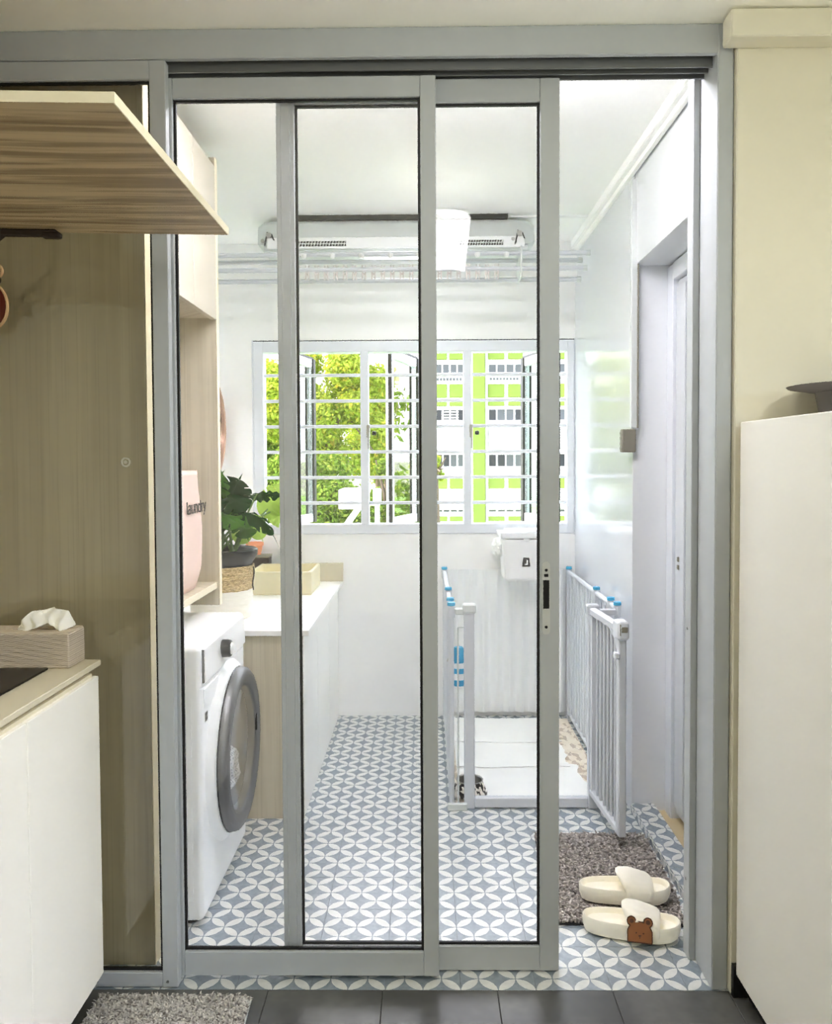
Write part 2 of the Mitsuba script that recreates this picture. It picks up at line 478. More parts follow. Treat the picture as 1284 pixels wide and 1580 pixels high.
for x in (-0.325, 0.235):
    obj('mullion', bx(x - 0.022, x + 0.022, YW - 0.019, YW + 0.06, az0 + 0.05, az1 - 0.055, 0.004), 'frame_white', w)
for k in range(6):
    z = 1.872 - 0.1395 * k
    for x0, x1 in ((ax0 + 0.05, -0.345), (-0.305, 0.215), (0.255, ax1 - 0.035)):
        obj('grille_bar', bx(x0, x1, YW + 0.002, YW + 0.016, z - 0.009, z + 0.009, 0.003), 'frame_white', w)
for x in (-0.303, 0.257):
    h = obj('handle', cat(bx(x - 0.012, x + 0.006, YW - 0.03, YW + 0.02, 1.53, 1.60, 0.003), bx(x - 0.004, x + 0.004, YW - 0.04, YW - 0.028, 1.47, 1.56, 0.003)), 'steel', w)
    obj('knob', lathe([(0, -0.012), (0.01, -0.01), (0.012, 0), (0.01, 0.01), (0, 0.012)], 12, 'x', (x + 0.03, YW - 0.012, 1.555)), 'black_plastic', h)


mat('green_pane', {'type': 'thindielectric', 'int_ior': 1.5, 'specular_transmittance': rgb((0.5, 0.6, 0.52))}, two=False)


def casement(xh, yh, xf, yf, z0, z1):
    """open casement leaf from its hinge side (xh, yh) to its free side (xf, yf)"""
    e = np.array([xf - xh, yf - yh, 0.0])
    L = np.linalg.norm(e)
    e /= L
    n = np.array([-e[1], e[0], 0])
    t = 0.036
    m = cat(bx(0, 0.045, -t / 2, t / 2, z0, z1, 0.003), bx(L - 0.03, L, -t / 2, t / 2, z0, z1, 0.003),
            bx(0, L, -t / 2, t / 2, z0, z0 + 0.05, 0.003), bx(0, L, -t / 2, t / 2, z1 - 0.05, z1, 0.003))
    o = (xh, yh, 0)
    c = obj('casement', basis(m, e, n, (0, 0, 1), o), 'frame_white', w)
    obj('seal', basis(cat(bx(L - 0.03, L + 0.008, -t / 2 - 0.011, t / 2 + 0.011, z0, z1, 0), bx(-0.008, 0.004, -t / 2 - 0.002, -0.002, z0, z1, 0),
                          bx(0.0, L, -t / 2, t / 2, z1, z1 + 0.012, 0)), e, n, (0, 0, 1), o), 'rubber_black', c)
    obj('pane', basis(pane(0.045, L - 0.03, z0 + 0.05, z1 - 0.05, 0), e, n, (0, 0, 1), o), 'green_pane', c)


casement(-0.80, 4.68, -0.70, 5.16, 1.03, 2.03)
casement(-0.20, 4.68, -0.055, 5.16, 1.03, 2.03)
casement(0.74, 4.68, 0.625, 5.16, 1.03, 2.03)

# ================================================================== THE YARD'S FURNITURE
# ---- tall greige cabinet around the washing machine
CX = -0.765
tc = thing('laundry_cabinet', 'tall greige wood cabinet with open shelf and overhead doors above the washing machine', 'cabinet')
obj('side_panel', bx(-1.495, CX + 0.008, 2.268, 2.312, 0.0, 2.569, 0.002), 'greige_wood', tc)
obj('edge_band', bx(CX + 0.008, CX + 0.010, 2.268, 2.312, 0.0, 2.569, 0.0005), 'oak_edge', tc)
obj('side_panel', bx(-1.128, CX - 0.002, 3.085, 3.118, 0.868, 2.52, 0.002), 'greige_wood', tc)
obj('edge_band', bx(CX - 0.002, CX, 3.085, 3.118, 0.868, 2.52, 0.0005), 'oak_edge', tc)
obj('carcass', cat(bx(-1.128, CX - 0.022, 2.312, 3.085, 1.932, 1.950, 0), bx(-1.128, CX - 0.022, 2.312, 3.085, 2.465, 2.483, 0), bx(-1.128, -1.118, 2.312, 3.20, 0.0, 2.48, 0)), 'greige_wood', tc)
for y0, y1 in ((2.315, 2.545), (2.549, 2.785), (2.789, 3.083)):
    obj('door', bx(CX - 0.020, CX, y0, y1, 1.925, 2.485, 0.0015), 'cabinet_beige', tc)
obj('shelf', bx(-1.115, CX - 0.012, 2.312, 3.085, 0.932, 0.955, 0.001), 'greige_wood', tc)
obj('shelf_edge', bx(CX - 0.012, CX - 0.010, 2.312, 3.085, 0.932, 0.955, 0.0004), 'oak_edge', tc)
obj('cam_lock', cat(tube([(-0.815 + 0.011 * math.cos(a), 2.264, 1.402 + 0.011 * math.sin(a)) for a in np.linspace(0, 2 * math.pi, 25)], 0.0026, 8),
                    cyl((-0.815, 2.268, 1.402), (-0.815, 2.260, 1.402), 0.005, 12)), 'white_plastic', tc, smooth=40, label='small round white metal cam lock')

# ---- washing machine
wm = thing('washing_machine', 'white front-loading washing machine with dark chrome porthole under the greige cabinet', 'washing machine')
WY0, WY1, WF, WZ = 2.452, 3.052, -0.67, 0.85
body = rbox(-1.11, WF, WY0, WY1, 0.018, WZ, 0.016, 16)
bm = m3.Manifold(m3.Mesh(body.vertices.astype(np.float32), body.faces.astype(np.uint32)))
cz, cy = 0.437, 2.785
hole = m3.Manifold.cylinder(0.34, 0.195, 0.195, 48).rotate([0, 90, 0]).translate([-0.98, cy, cz])
groove = m3.Manifold.cube([0.02, 0.7, 0.004]).translate([WF - 0.006, 2.42, 0.723])
side_groove = (m3.Manifold.cube([0.4, 0.004, 0.004]).translate([-1.1, WY0 - 0.002, 0.70]) + m3.Manifold.cube([0.004, 0.004, 0.62]).translate([-0.70, WY0 - 0.002, 0.08]))
bm = (bm - hole - groove - side_groove).to_mesh()
obj('body', trimesh.Trimesh(bm.vert_properties[:, :3], bm.tri_verts, process=False), 'appliance_white', wm, smooth=25)
obj('drum', lathe([(0.194, 0.33), (0.194, 0.05), (0.18, 0.02), (0, 0.0)], 40, 'x', (-0.975, cy, cz)), 'steel', wm, smooth=30)
fascia = prism(sg.Polygon([(0, 0), (0.012, 0.004), (0.006, 0.098), (0.0, 0.102)]), WY1 - WY0 - 0.05)
obj('control_panel', basis(fascia, (1, 0, 0), (0, 0, 1), (0, 1, 0), (WF - 0.002, WY0 + 0.025, 0.738)), 'white_plastic', wm)
obj('panel_end_strip', bx(WF - 0.001, WF + 0.006, WY0 + 0.019, WY0 + 0.025, 0.738, 0.838, 0), 'dark_chrome', wm)  # narrow dark strip at the near end of the control panel
dr_ = obj('detergent_drawer', bx(WF - 0.001, WF + 0.004, WY0 + 0.03, WY0 + 0.20, 0.660, 0.716, 0.002), 'appliance_white', wm)
kb = obj('programme_knob', lathe([(0, 0.03), (0.024, 0.03), (0.028, 0.026), (0.029, 0)], 32, 'x', (WF + 0.006, 2.70, 0.792)), 'black_plastic', wm, smooth=30)
obj('knob_cap', lathe([(0, 0.004), (0.019, 0.003), (0.02, 0)], 28, 'x', (WF + 0.036, 2.70, 0.792)), 'white_plastic', kb, smooth=30)
obj('badge', bx(WF, WF + 0.0012, WY0 + 0.045, WY0 + 0.072, 0.612, 0.640, 0), 'shade_grey', wm)
obj('badge_mark', cat([bx(WF + 0.0012, WF + 0.0018, WY0 + 0.048 + 0.013 * a, WY0 + 0.058 + 0.013 * a, 0.615 + 0.013 * b, 0.625 + 0.013 * b, 0) for a in (0, 1) for b in (0, 1)]), 'black_plastic', wm)
obj('door_plinth', lathe([(0.296, 0.0), (0.288, 0.010), (0.274, 0.024), (0.262, 0.030), (0.205, 0.030), (0.195, 0.0)], 72, 'x', (WF, cy, cz)), 'appliance_white', wm, smooth=40)
ring = lathe([(0.266, 0.028), (0.268, 0.034), (0.264, 0.050), (0.252, 0.060), (0.236, 0.062), (0.216, 0.056), (0.203, 0.046), (0.196, 0.020)], 72, 'x', (WF, cy, cz))
pd = obj('porthole_ring', ring, 'dark_chrome', wm, smooth=40)
obj('inner_trim', lathe([(0.266, 0.026), (0.2695, 0.029), (0.266, 0.034)], 72, 'x', (WF, cy, cz)), 'black_plastic', pd, smooth=40)
obj('porthole_glass', lathe([(0.203, 0.048), (0.175, 0.054), (0.12, 0.052), (0.06, 0.046), (0, 0.044)], 56, 'x', (WF, cy, cz)), 'smoked_glass', pd, smooth=True)
obj('grip', bx(WF + 0.048, WF + 0.056, cy + 0.207, cy + 0.216, cz - 0.01, cz + 0.10, 0.002), 'black_plastic', pd)
for y in (WY0 + 0.05, WY1 - 0.05):
    for x in (-1.06, WF - 0.05):
        obj('foot', cyl((x, y, 0), (x, y, 0.02), 0.022, 14), 'rubber_black', wm)


def cloth_lump(c, s, seed, amp=0.25):
    m = trimesh.creation.icosphere(subdivisions=4)
    v = m.vertices
    d = meshkit.fbm(v * 1.7 + seed, 3, seed) - 0.5
    rdg = np.abs(meshkit.fbm(v * 2.6 + seed * 3, 2, seed + 5) - 0.5)
    m.vertices = v * (1 + amp * 2 * d - 0.9 * amp * np.exp(-rdg * 22))[:, None] * np.array(s) + np.array(c)
    return m


plain('smoked_glass', lin(120, 120, 120), rough=0.05)
mat('smoked_glass', {'type': 'thindielectric', 'int_ior': 1.5, 'specular_transmittance': rgb((0.80, 0.80, 0.81))}, two=False)


def laundry_cloth(p, n, uv):
    a, b = p.y * 95, p.z * 95 + fbm(p.y * 20, p.z * 20) * 1.2
    h = smoothstep(0.22, 0.12, dr.abs(a - dr.floor(a) - 0.5) * 0.9) * smoothstep(0.35, 0.2, dr.abs(b - dr.floor(b) - 0.5))
    return mix(lin(238, 238, 238), lin(120, 122, 126), h * 0.8)


plain('patterned_cloth', proc(laundry_cloth), rough=0.9)
plain('grey_cloth', lin(190, 190, 190), rough=0.9)
single('bundled_towel', cloth_lump((-0.728, cy - 0.03, cz - 0.07), (0.105, 0.14, 0.095), 3, 0.2), 'patterned_cloth', 'white towel with small grey pattern lying behind the porthole of the washing machine', 'towel', smooth=True)
single('bundled_sheet', cloth_lump((-0.77, cy + 0.01, cz + 0.085), (0.11, 0.12, 0.085), 9, 0.3), 'grey_cloth', 'pale grey crumpled sheet on top of the towel inside the washing machine', 'bed sheet', smooth=True)

# ---- laundry bag and wicker basket on the shelf
lb = thing('laundry_bag', 'pale pink canvas laundry bag on the shelf over the washing machine', 'laundry bag')


def bag_mesh(y0, y1, x0, x1, z0, z1, seed):
    nz, na = 22, 56
    v = []
    for i in range(nz + 1):
        t = i / nz
        bulge = 1 + 0.05 * math.sin(math.pi * min(1, t * 1.15)) - 0.07 * max(0, t - 0.55)
        base = 0.9 + 0.1 * min(1, t * 6)
        for k in range(na):
            a = 2 * math.pi * k / na
            ca, sa_ = math.cos(a), math.sin(a)
            ex = 0.45
            px_, py_ = np.sign(ca) * abs(ca) ** ex, np.sign(sa_) * abs(sa_) ** ex
            q = np.array([ca * 2, sa_ * 2, t * 3.0])
            d = 0.05 * (meshkit.fbm(q + seed, 2, seed) - 0.5)
            v.append(((x0 + x1) / 2 + (x1 - x0) / 2 * px_ * (bulge * base + d), (y0 + y1) / 2 + (y1 - y0) / 2 * py_ * (bulge * base + d * 0.6), z0 + (z1 - z0) * t))
    f = []
    for i in range(nz):
        for k in range(na):
            a0, a1, b0, b1 = i * na + k, i * na + (k + 1) % na, (i + 1) * na + k, (i + 1) * na + (k + 1) % na
            f += [[a0, a1, b1], [a0, b1, b0]]
    n0 = len(v)
    v.append(((x0 + x1) / 2, (y0 + y1) / 2, z0))
    v.append(((x0 + x1) / 2, (y0 + y1) / 2, z1 - 0.04))
    for k in range(na):
        f += [[n0, (k + 1) % na, k], [n0 + 1, nz * na + k, nz * na + (k + 1) % na]]
    return trimesh.Trimesh(v, f, process=False)


obj('body', bag_mesh(2.555, 3.035, -1.05, -0.80, 0.957, 1.372, 4), 'pink_canvas', lb, smooth=True)
txt = meshkit.text_mesh('laundry', 0.042, 0.002, bold=False)
wtx = txt.bounds[1][0]
txt.apply_scale([0.245 / wtx, 1, 1])
obj('lettering', basis(txt, (0, 1, 0), (0, 0, 1), (1, 0, 0), (-0.7925, 2.755, 1.226)), 'letter_black', lb)


def wicker(prof, n, o, rows, amp=0.035):
    """woven lathe: bands that go over and under upright stakes"""
    p = np.asarray(prof, float)
    zs = np.linspace(p[0][1], p[-1][1], rows * 4 + 1)
    rs = np.interp(zs, p[:, 1], p[:, 0])
    ang = np.arange(n) * 2 * math.pi / n
    v, f = [], []
    for i, (r, z) in enumerate(zip(rs, zs)):
        ph = math.pi * ((i // 4) % 2)
        bump = abs(math.sin(math.pi * (i % 4) / 4))
        rr = r * (1 + amp * bump * (0.55 + 0.45 * np.cos(ang * n / 8 + ph)))
        v.append(np.stack([rr * np.cos(ang), rr * np.sin(ang), np.full(n, z)], 1))
    v = np.concatenate(v) + np.array(o)
    for i in range(len(zs) - 1):
        for k in range(n):
            a0, a1, b0, b1 = i * n + k, i * n + (k + 1) % n, (i + 1) * n + k, (i + 1) * n + (k + 1) % n
            f += [[a0, a1, b1], [a0, b1, b0]]
    return trimesh.Trimesh(v, f, process=False)


def seagrass(p, n, uv):
    t = fbm(p.x * 160, p.y * 160, p.z * 320, octaves=3)
    return mix(lin(150, 122, 82), lin(218, 196, 150), smoothstep(0.25, 0.7, t))


plain('seagrass', proc(seagrass), rough=0.85)
wb = thing('wicker_basket', 'small round wicker basket on the shelf beside the pink laundry bag', 'basket')
obj('body', cat(wicker([(0.060, 0), (0.078, 0.08), (0.080, 0.155)], 96, (-0.868, 2.425, 0.957), 12), lathe([(0, 0.004), (0.06, 0.004)], 24, o=(-0.868, 2.425, 0.957))), 'seagrass', wb, smooth=40)
obj('rim', tube([(-0.868 + 0.081 * math.cos(a), 2.425 + 0.081 * math.sin(a), 1.112) for a in np.linspace(0, 2 * math.pi, 33)], 0.006, 8), 'seagrass', wb, smooth=True)
fb = single('folded_cloth', cloth_lump((-0.885, 2.425, 1.225), (0.05, 0.055, 0.14), 12, 0.1), 'pink_canvas', 'rolled dusky pink cloth standing in the small wicker basket', 'cloth', smooth=True)

# ---- vanity counter
vc = thing('vanity_counter', 'white fronted vanity counter with greige end panel running along the left wall to the window', 'counter')
VZ = 0.747
obj('worktop', bx(-1.128, -0.452, 3.205, 4.548, VZ - 0.022, VZ, 0.002), 'white_worktop', vc)
obj('end_panel', bx(-1.128, -0.478, 3.220, 3.240, 0.0, VZ - 0.022, 0.001), 'greige_wood', vc)
obj('carcass', bx(-1.128, -0.497, 3.240, 4.545, 0.002, VZ - 0.022, 0), 'greige_wood', vc)
for y0, y1 in ((3.224, 3.66), (3.664, 4.10), (4.104, 4.546)):
    obj('door', bx(-0.497, -0.478, y0, y1, 0.004, VZ - 0.034, 0.0015), 'white_laminate', vc)
obj('upstand', bx(-0.66, -0.447, 4.528, 4.549, VZ, VZ + 0.10, 0.001), 'cream_worktop', vc)
# ---- basin
sk = thing('vessel_basin', 'rectangular cream vessel basin on the white vanity counter', 'basin')
sx0, sx1, sy0, sy1, sz0, sz1 = -0.868, -0.556, 4.06, 4.40, VZ, 0.862
outer = m3.Manifold.batch_hull([m3.Manifold.sphere(0.006, 12).translate([x, y, z]) for x in (sx0 + .006, sx1 - .006) for y in (sy0 + .006, sy1 - .006) for z in (sz0 + .006, sz1 - .006)])
inner = m3.Manifold.batch_hull([m3.Manifold.sphere(0.02, 16).translate([x, y, z]) for x in (sx0 + .034, sx1 - .034) for y in (sy0 + .034, sy1 - .034) for z in (sz0 + .045, sz1 + .05)])
bmz = (outer - inner).to_mesh()
obj('bowl', trimesh.Trimesh(bmz.vert_properties[:, :3], bmz.tri_verts, process=False), 'sink_cream', sk, smooth=35)
obj('waste', lathe([(0, 0.004), (0.018, 0.004), (0.022, 0.0)], 20, o=(-0.71, 4.23, sz0 + 0.025)), 'chrome', sk)
# ---- things behind the basin
gb = thing('glass_bottle', 'slim clear glass bottle behind the cream basin', 'bottle')
mat('clear_glass', {'type': 'thindielectric', 'int_ior': 1.5, 'specular_transmittance': rgb((0.86, 0.88, 0.88))}, two=False)
obj('body', lathe([(0, 0.0), (0.03, 0.0), (0.032, 0.01), (0.032, 0.13), (0.014, 0.165), (0.011, 0.20), (0.014, 0.208)], 24, o=(-0.775, 4.465, VZ + 0.001)), 'clear_glass', gb, smooth=40)
obj('pump', cat(cyl((-0.775, 4.465, VZ + 0.205), (-0.775, 4.465, VZ + 0.235), 0.006), cyl((-0.775, 4.465, VZ + 0.235), (-0.755, 4.45, VZ + 0.235), 0.005)), 'steel', gb, smooth=40)
db = thing('toiletry_box', 'dark brown toiletry box with pale lid behind the basin next to the plant', 'box')
obj('body', bx(-0.965, -0.835, 4.43, 4.52, VZ, 0.888, 0.003), 'bracket_dark', db)
obj('lid', bx(-0.968, -0.832, 4.427, 4.523, 0.889, 0.902, 0.003), 'shade_grey', db)
op = thing('terracotta_pot', 'small terracotta pot on top of the toiletry box', 'flower pot')
plain('terracotta', lin(226, 150, 112), rough=0.8)
obj('body', lathe([(0, 0), (0.032, 0), (0.042, 0.048), (0.047, 0.049), (0.047, 0.066), (0.042, 0.066), (0.038, 0.05), (0, 0.045)], 28, o=(-0.918, 4.475, 0.9025)), 'terracotta', op, smooth=30)
# ---- round mirror on the left wall
rm = thing('round_mirror', 'round copper-framed mirror on the left wall above the basin', 'mirror')
obj('frame', lathe([(0.245, 0.0), (0.252, 0.01), (0.252, 0.055), (0.246, 0.06), (0.238, 0.055), (0.238, 0.0)], 72, 'x', (-1.129, 4.245, 1.575)), 'copper', rm, smooth=35)
plain('copper', lin(196, 158, 140), rough=0.35, metal=0.6)
obj('glass', lathe([(0, 0.04), (0.239, 0.04)], 72, 'x', (-1.129, 4.245, 1.575)), 'mirror', rm)
mat('mirror', {'type': 'conductor', 'specular_reflectance': rgb((0.9, 0.9, 0.9))})

# ---- monstera in its basket
PX, PY = -0.862, 3.50
pl = thing('monstera_plant', 'potted monstera with glossy split leaves in a two-tone woven basket on the vanity counter', 'potted plant')
obj('basket', cat(wicker([(0.128, 0.118), (0.136, 0.17), (0.137, 0.222)], 120, (PX, PY, VZ), 9, 0.03)), 'seagrass', pl, smooth=40)
obj('basket_base', cat(wicker([(0.122, 0.0), (0.130, 0.06), (0.129, 0.119)], 120, (PX, PY, VZ + 0.001), 10, 0.02), lathe([(0, 0.003), (0.12, 0.003)], 24, o=(PX, PY, VZ))), 'basket_white', pl, smooth=40, label='white lower half of the basket')
plain('basket_white', lin(240, 236, 224), rough=0.85)
obj('pot', lathe([(0.118, 0.10), (0.128, 0.215), (0.134, 0.235), (0.152, 0.262), (0.154, 0.285), (0.148, 0.290), (0.134, 0.284), (0.128, 0.268), (0, 0.262)], 48, o=(PX, PY, VZ)), 'black_plastic', pl, smooth=35, label='black plastic pot')
for s, a in ((1, 0.42),):
    pts = [(PX + (0.139 + 0.004 * math.sin(k * 1.3)) * math.cos(a - 0.5), PY + (0.139) * math.sin(a - 0.5), VZ + 0.215 - 0.02 * k) for k in range(6)]
    obj('tassel', tube(pts, 0.003, 6), 'bracket_dark', pl)


def leaf_mat(name, c, cb, tr):
    mat(name, {'type': 'principledthin', 'base_color': rgb(c), 'roughness': 0.2, 'diff_trans': tr, 'spec_trans': 0.0, 'eta': 1.5}, two=False)


leaf_mat('leaf_dark', lin(20, 54, 22), 0, 0.3)
leaf_mat('leaf_mid', lin(62, 108, 34), 0, 0.7)
leaf_mat('leaf_pale', lin(168, 196, 92), 0, 1.1)
plain('stem_green', lin(112, 140, 80), rough=0.5)


def monstera_outline(nsplit, seed):
    r = random.Random(seed)
    pts = []
    for i in range(61):
        a = math.pi * i / 60            # from the tip (0) to the base (pi)
        rad = 0.5 * (1 - 0.12 * math.cos(a)) * (1 + 0.05 * math.cos(2 * a))
        pts.append((rad * math.sin(a) * 0.92, rad * math.cos(a)))
    right = [(x, y) for x, y in pts]
    right[0] = (0, 0.62)
    right[-1] = (0, -0.34)
    p = sg.Polygon(right + [(-x, y) for x, y in right[::-1]][1:-1]).buffer(0)
    for s in (-1, 1):
        for k in range(nsplit):
            y = -0.15 + 0.52 * (k + 0.5) / nsplit + r.uniform(-0.03, 0.03)
            x0 = 0.16 + r.uniform(-0.03, 0.06)
            cut = sg.Polygon([(s * x0, y), (s * 0.75, y + 0.30 - 0.055), (s * 0.75, y + 0.30 + 0.075)]).buffer(0.012)
            p = p.difference(cut)
    if p.geom_type != 'Polygon':
        p = max(p.geoms, key=lambda g: g.area)
    return p


def leaf_shape(base, tip, normal, width, nsplit, seed, droop=0.25, fold=0.35):
    """a leaf from its stalk (base) to its tip, blade facing normal"""
    base, tip = np.array(base, float), np.array(tip, float)
    L = np.linalg.norm(tip - base)
    ey = (tip - base) / L
    nz = np.array(normal, float)
    nz -= ey * (nz @ ey)
    nz /= np.linalg.norm(nz)
    ex = np.cross(ey, nz)
    p = monstera_outline(nsplit, seed)
    v2, f = trimesh.creation.triangulate_polygon(p, engine='earcut')
    v = np.column_stack([v2, np.zeros(len(v2))])
    f = np.asarray(f)
    v, f = trimesh.remesh.subdivide_to_size(v, f, 0.07)
    m = trimesh.Trimesh(v, f, process=True)
    q = m.vertices.copy()
    X, Y = q[:, 0] * width, (q[:, 1] + 0.34) / 0.96
    Z = -droop * L * (4 * (Y - 0.5) ** 2 - 1) * 0.5 + -fold * np.abs(X) + 0.012 * np.sin(Y * 26) * np.abs(X) / max(width, 1e-3) * 1.2
    P = base + ex * X[:, None] + ey * (Y * L)[:, None] + nz * Z[:, None]
    return trimesh.Trimesh(P, m.faces, process=False), base


CROWN = np.array([PX, PY, VZ + 0.262])
#        base                    tip                    normal            width splits droop fold material
LEAVES = [((-0.83, 3.46, 1.215), (-0.745, 3.40, 1.355), (0.25, -1, 0.15), 0.20, 3, 0.10, 0.25, 'leaf_dark'),
          ((-0.85, 3.45, 1.285), (-0.715, 3.38, 1.175), (0.35, -0.7, 0.75), 0.21, 3, 0.25, 0.20, 'leaf_dark'),
          ((-0.87, 3.40, 1.30), (-0.80, 3.33, 1.37), (0.1, -1, 0.4), 0.17, 2, 0.10, 0.30, 'leaf_mid'),
          ((-0.715, 3.55, 1.265), (-0.585, 3.52, 1.258), (-0.05, -0.55, 0.85), 0.085, 1, 0.10, 0.45, 'leaf_dark'),
          ((-0.80, 3.42, 1.185), (-0.592, 3.36, 1.055), (0.45, -0.55, 0.8), 0.11, 2, 0.55, 0.5, 'leaf_dark'),
          ((-0.85, 3.38, 1.19), (-0.705, 3.30, 1.13), (0.2, -0.75, 0.8), 0.13, 2, 0.20, 0.35, 'leaf_mid'),
          ((-0.70, 3.70, 1.19), (-0.62, 3.74, 1.315), (0.15, -1, 0.1), 0.15, 2, 0.10, 0.15, 'leaf_pale'),
          ((-0.67, 3.72, 1.19), (-0.555, 3.72, 1.12), (0.1, -1, 0.3), 0.15, 2, 0.15, 0.15, 'leaf_pale'),
          ((-0.77, 3.50, 1.165), (-0.735, 3.46, 1.065), (0.3, -1, 0.1), 0.13, 1, 0.10, 0.2, 'leaf_mid'),
          ((-0.735, 3.56, 1.15), (-0.69, 3.55, 1.055), (0.1, -1, 0.2), 0.10, 0, 0.10, 0.2, 'leaf_pale'),
          ((-0.80, 3.55, 1.12), (-0.745, 3.52, 1.045), (0.1, -1, 0.2), 0.10, 0, 0.10, 0.2, 'leaf_pale'),
          ((-0.90, 3.50, 1.20), (-0.84, 3.40, 1.09), (0.3, -1, 0.3), 0.16, 2, 0.10, 0.3, 'leaf_dark'),
          ((-0.95, 3.50, 1.25), (-1.04, 3.42, 1.33), (-0.3, -0.8, 0.5), 0.18, 3, 0.15, 0.3, 'leaf_dark'),
          ((-0.93, 3.60, 1.26), (-0.99, 3.70, 1.36), (-0.2, -0.4, 0.9), 0.18, 3, 0.15, 0.3, 'leaf_mid')]
for i, (b, t, n, wd, ns, dp, fd, mt) in enumerate(LEAVES):
    lm, bs = leaf_shape(b, t, n, wd, ns, i, dp, fd)
    lk = obj('leaf', lm, mt, pl, smooth=True)
    st = CROWN + np.array([0.05 * math.cos(i * 2.1), 0.05 * math.sin(i * 2.1), 0.0])
    mid = (st + bs) / 2 + np.array([0.3 * (bs[0] - st[0]) * -0.3, 0, 0.02])
    tt = np.linspace(0, 1, 9)[:, None]
    pts = (1 - tt) ** 2 * st + 2 * tt * (1 - tt) * mid + tt ** 2 * bs
    obj('stalk', tube(pts, np.linspace(0.0065, 0.0035, 9), 7), 'stem_green', lk, smooth=True)

# ================================================================== PET PEN
def blue_post(parent, x, y, z1=0.828, r=0.0105, low=0.0):
    p = obj('post', cyl((x, y, low), (x, y, z1 - 0.012), r, 12), 'gate_white', parent, smooth=40)
    obj('knob', lathe([(0, 0.014), (0.014, 0.013), (0.016, 0.010), (0.016, 0), (0, 0)], 16, o=(x, y, z1 - 0.012)), 'blue_plastic', p, smooth=30, label='pale blue adjuster knob')
    obj('sleeve', lathe([(0.0105, -0.05), (0.015, -0.048), (0.017, -0.004), (0.0105, -0.003)], 16, o=(x, y, z1 - 0.012)), 'gate_white', p, smooth=30)


def fence_run(key, label, x, ys, z1=0.82):
    k = thing(key, label, 'fence', 'fence sides of the pet pen')
    for y in ys:
        blue_post(k, x, y)
    for a, b in zip(ys[:-1], ys[1:]):
        obj('top_rail', cyl((x, a, 0.800), (x, b, 0.800), 0.011, 12), 'gate_white', k, smooth=40)
        obj('bottom_rail', cyl((x, a, 0.035), (x, b, 0.035), 0.010, 12), 'gate_white', k, smooth=40)
        n = max(1, int(round((b - a) / 0.075)))
        for i in range(1, n):
            y = a + (b - a) * i / n
            obj('bar', cyl((x, y, 0.04), (x, y, 0.795), 0.006, 8), 'gate_white', k, smooth=40)
    return k


YS = [3.362, 3.48, 3.77, 4.49]
fl = fence_run('pen_fence', 'left white bar fence of the pet pen with blue adjuster knobs', 0.106, YS)
fr = fence_run('pen_fence', 'right white bar fence of the pet pen along the glossy wall', 0.778, YS)
labels[fl].pop('group'), labels[fr].pop('group')


def fluted(x0, x1, z0, z1, pitch=0.07, depth=0.022, t=0.003):
    n = int(round((x1 - x0) / pitch)) * 8
    xs = np.linspace(x0, x1, n + 1)
    ys = depth * 0.5 * np.sin(2 * math.pi * (xs - x0) / pitch)
    poly = sg.Polygon(list(zip(xs, ys)) + list(zip(xs[::-1], ys[::-1] + t)))
    return prism(poly, z1 - z0), z0


plain('fluted_white', lin(238, 240, 240), rough=0.45)
m, z0 = fluted(0.125, 0.765, 0.03, 0.812)
single('fluted_board', tf(m, t=(0, 4.515, z0)), 'fluted_white', 'fluted white plastic board standing along the back wall of the pet pen', 'board')
single('side_board', bx(0.797, 0.801, 3.80, 4.47, 0.02, 0.79, 0.001), 'fluted_white', 'plain white plastic board behind the right fence of the pet pen', 'board')

gt = thing('pet_gate', 'white pressure-fit pet gate of the pen with its barred leaf swung open over the doormat', 'gate')
GYF = 3.325
obj('latch_post', bx(0.155, 0.197, GYF - 0.016, GYF + 0.016, 0.0, 0.815, 0.004), 'gate_white', gt)
obj('hinge_post', bx(0.652, 0.690, GYF - 0.016, GYF + 0.016, 0.0, 0.800, 0.004), 'gate_white', gt)
obj('threshold_bar', bx(0.197, 0.652, GYF - 0.014, GYF + 0.014, 0.004, 0.046, 0.004), 'gate_white', gt)
obj('latch_cap', cat(bx(0.150, 0.204, GYF - 0.022, GYF + 0.02, 0.792, 0.830, 0.006), bx(0.118, 0.160, GYF - 0.014, GYF + 0.014, 0.785, 0.812, 0.005)), 'panel_grey', gt)
obj('hinge_arm', cat(bx(0.685, 0.765, GYF - 0.012, GYF + 0.012, 0.782, 0.806, 0.004), bx(0.645, 0.697, GYF - 0.02, GYF + 0.02, 0.785, 0.826, 0.006)), 'gate_white', gt)
obj('side_rod', tube([(0.156, GYF, 0.735), (0.134, GYF, 0.735), (0.131, GYF, 0.73), (0.131, GYF, 0.02), (0.156, GYF, 0.016)], 0.004, 8), 'panel_grey', gt, smooth=40)
obj('side_rod', tube([(0.690, GYF, 0.735), (0.722, GYF, 0.735), (0.726, GYF, 0.73), (0.726, GYF, 0.02), (0.690, GYF, 0.016)], 0.004, 8), 'panel_grey', gt, smooth=40)
for x in (0.106, 0.742):
    obj('floor_foot', bx(x - 0.02, x + 0.06, GYF - 0.035, GYF - 0.017, 0.0, 0.03, 0.004), 'panel_grey', gt)
GA, GB = np.array([0.668, GYF - 0.02]), np.array([0.697, 2.925])
e = np.append((GB - GA) / np.linalg.norm(GB - GA), 0)
GL = np.linalg.norm(GB - GA)
nrm = np.array([-e[1], e[0], 0])


def gl(m):
    return basis(m, e, nrm, (0, 0, 1), (GA[0], GA[1], 0))


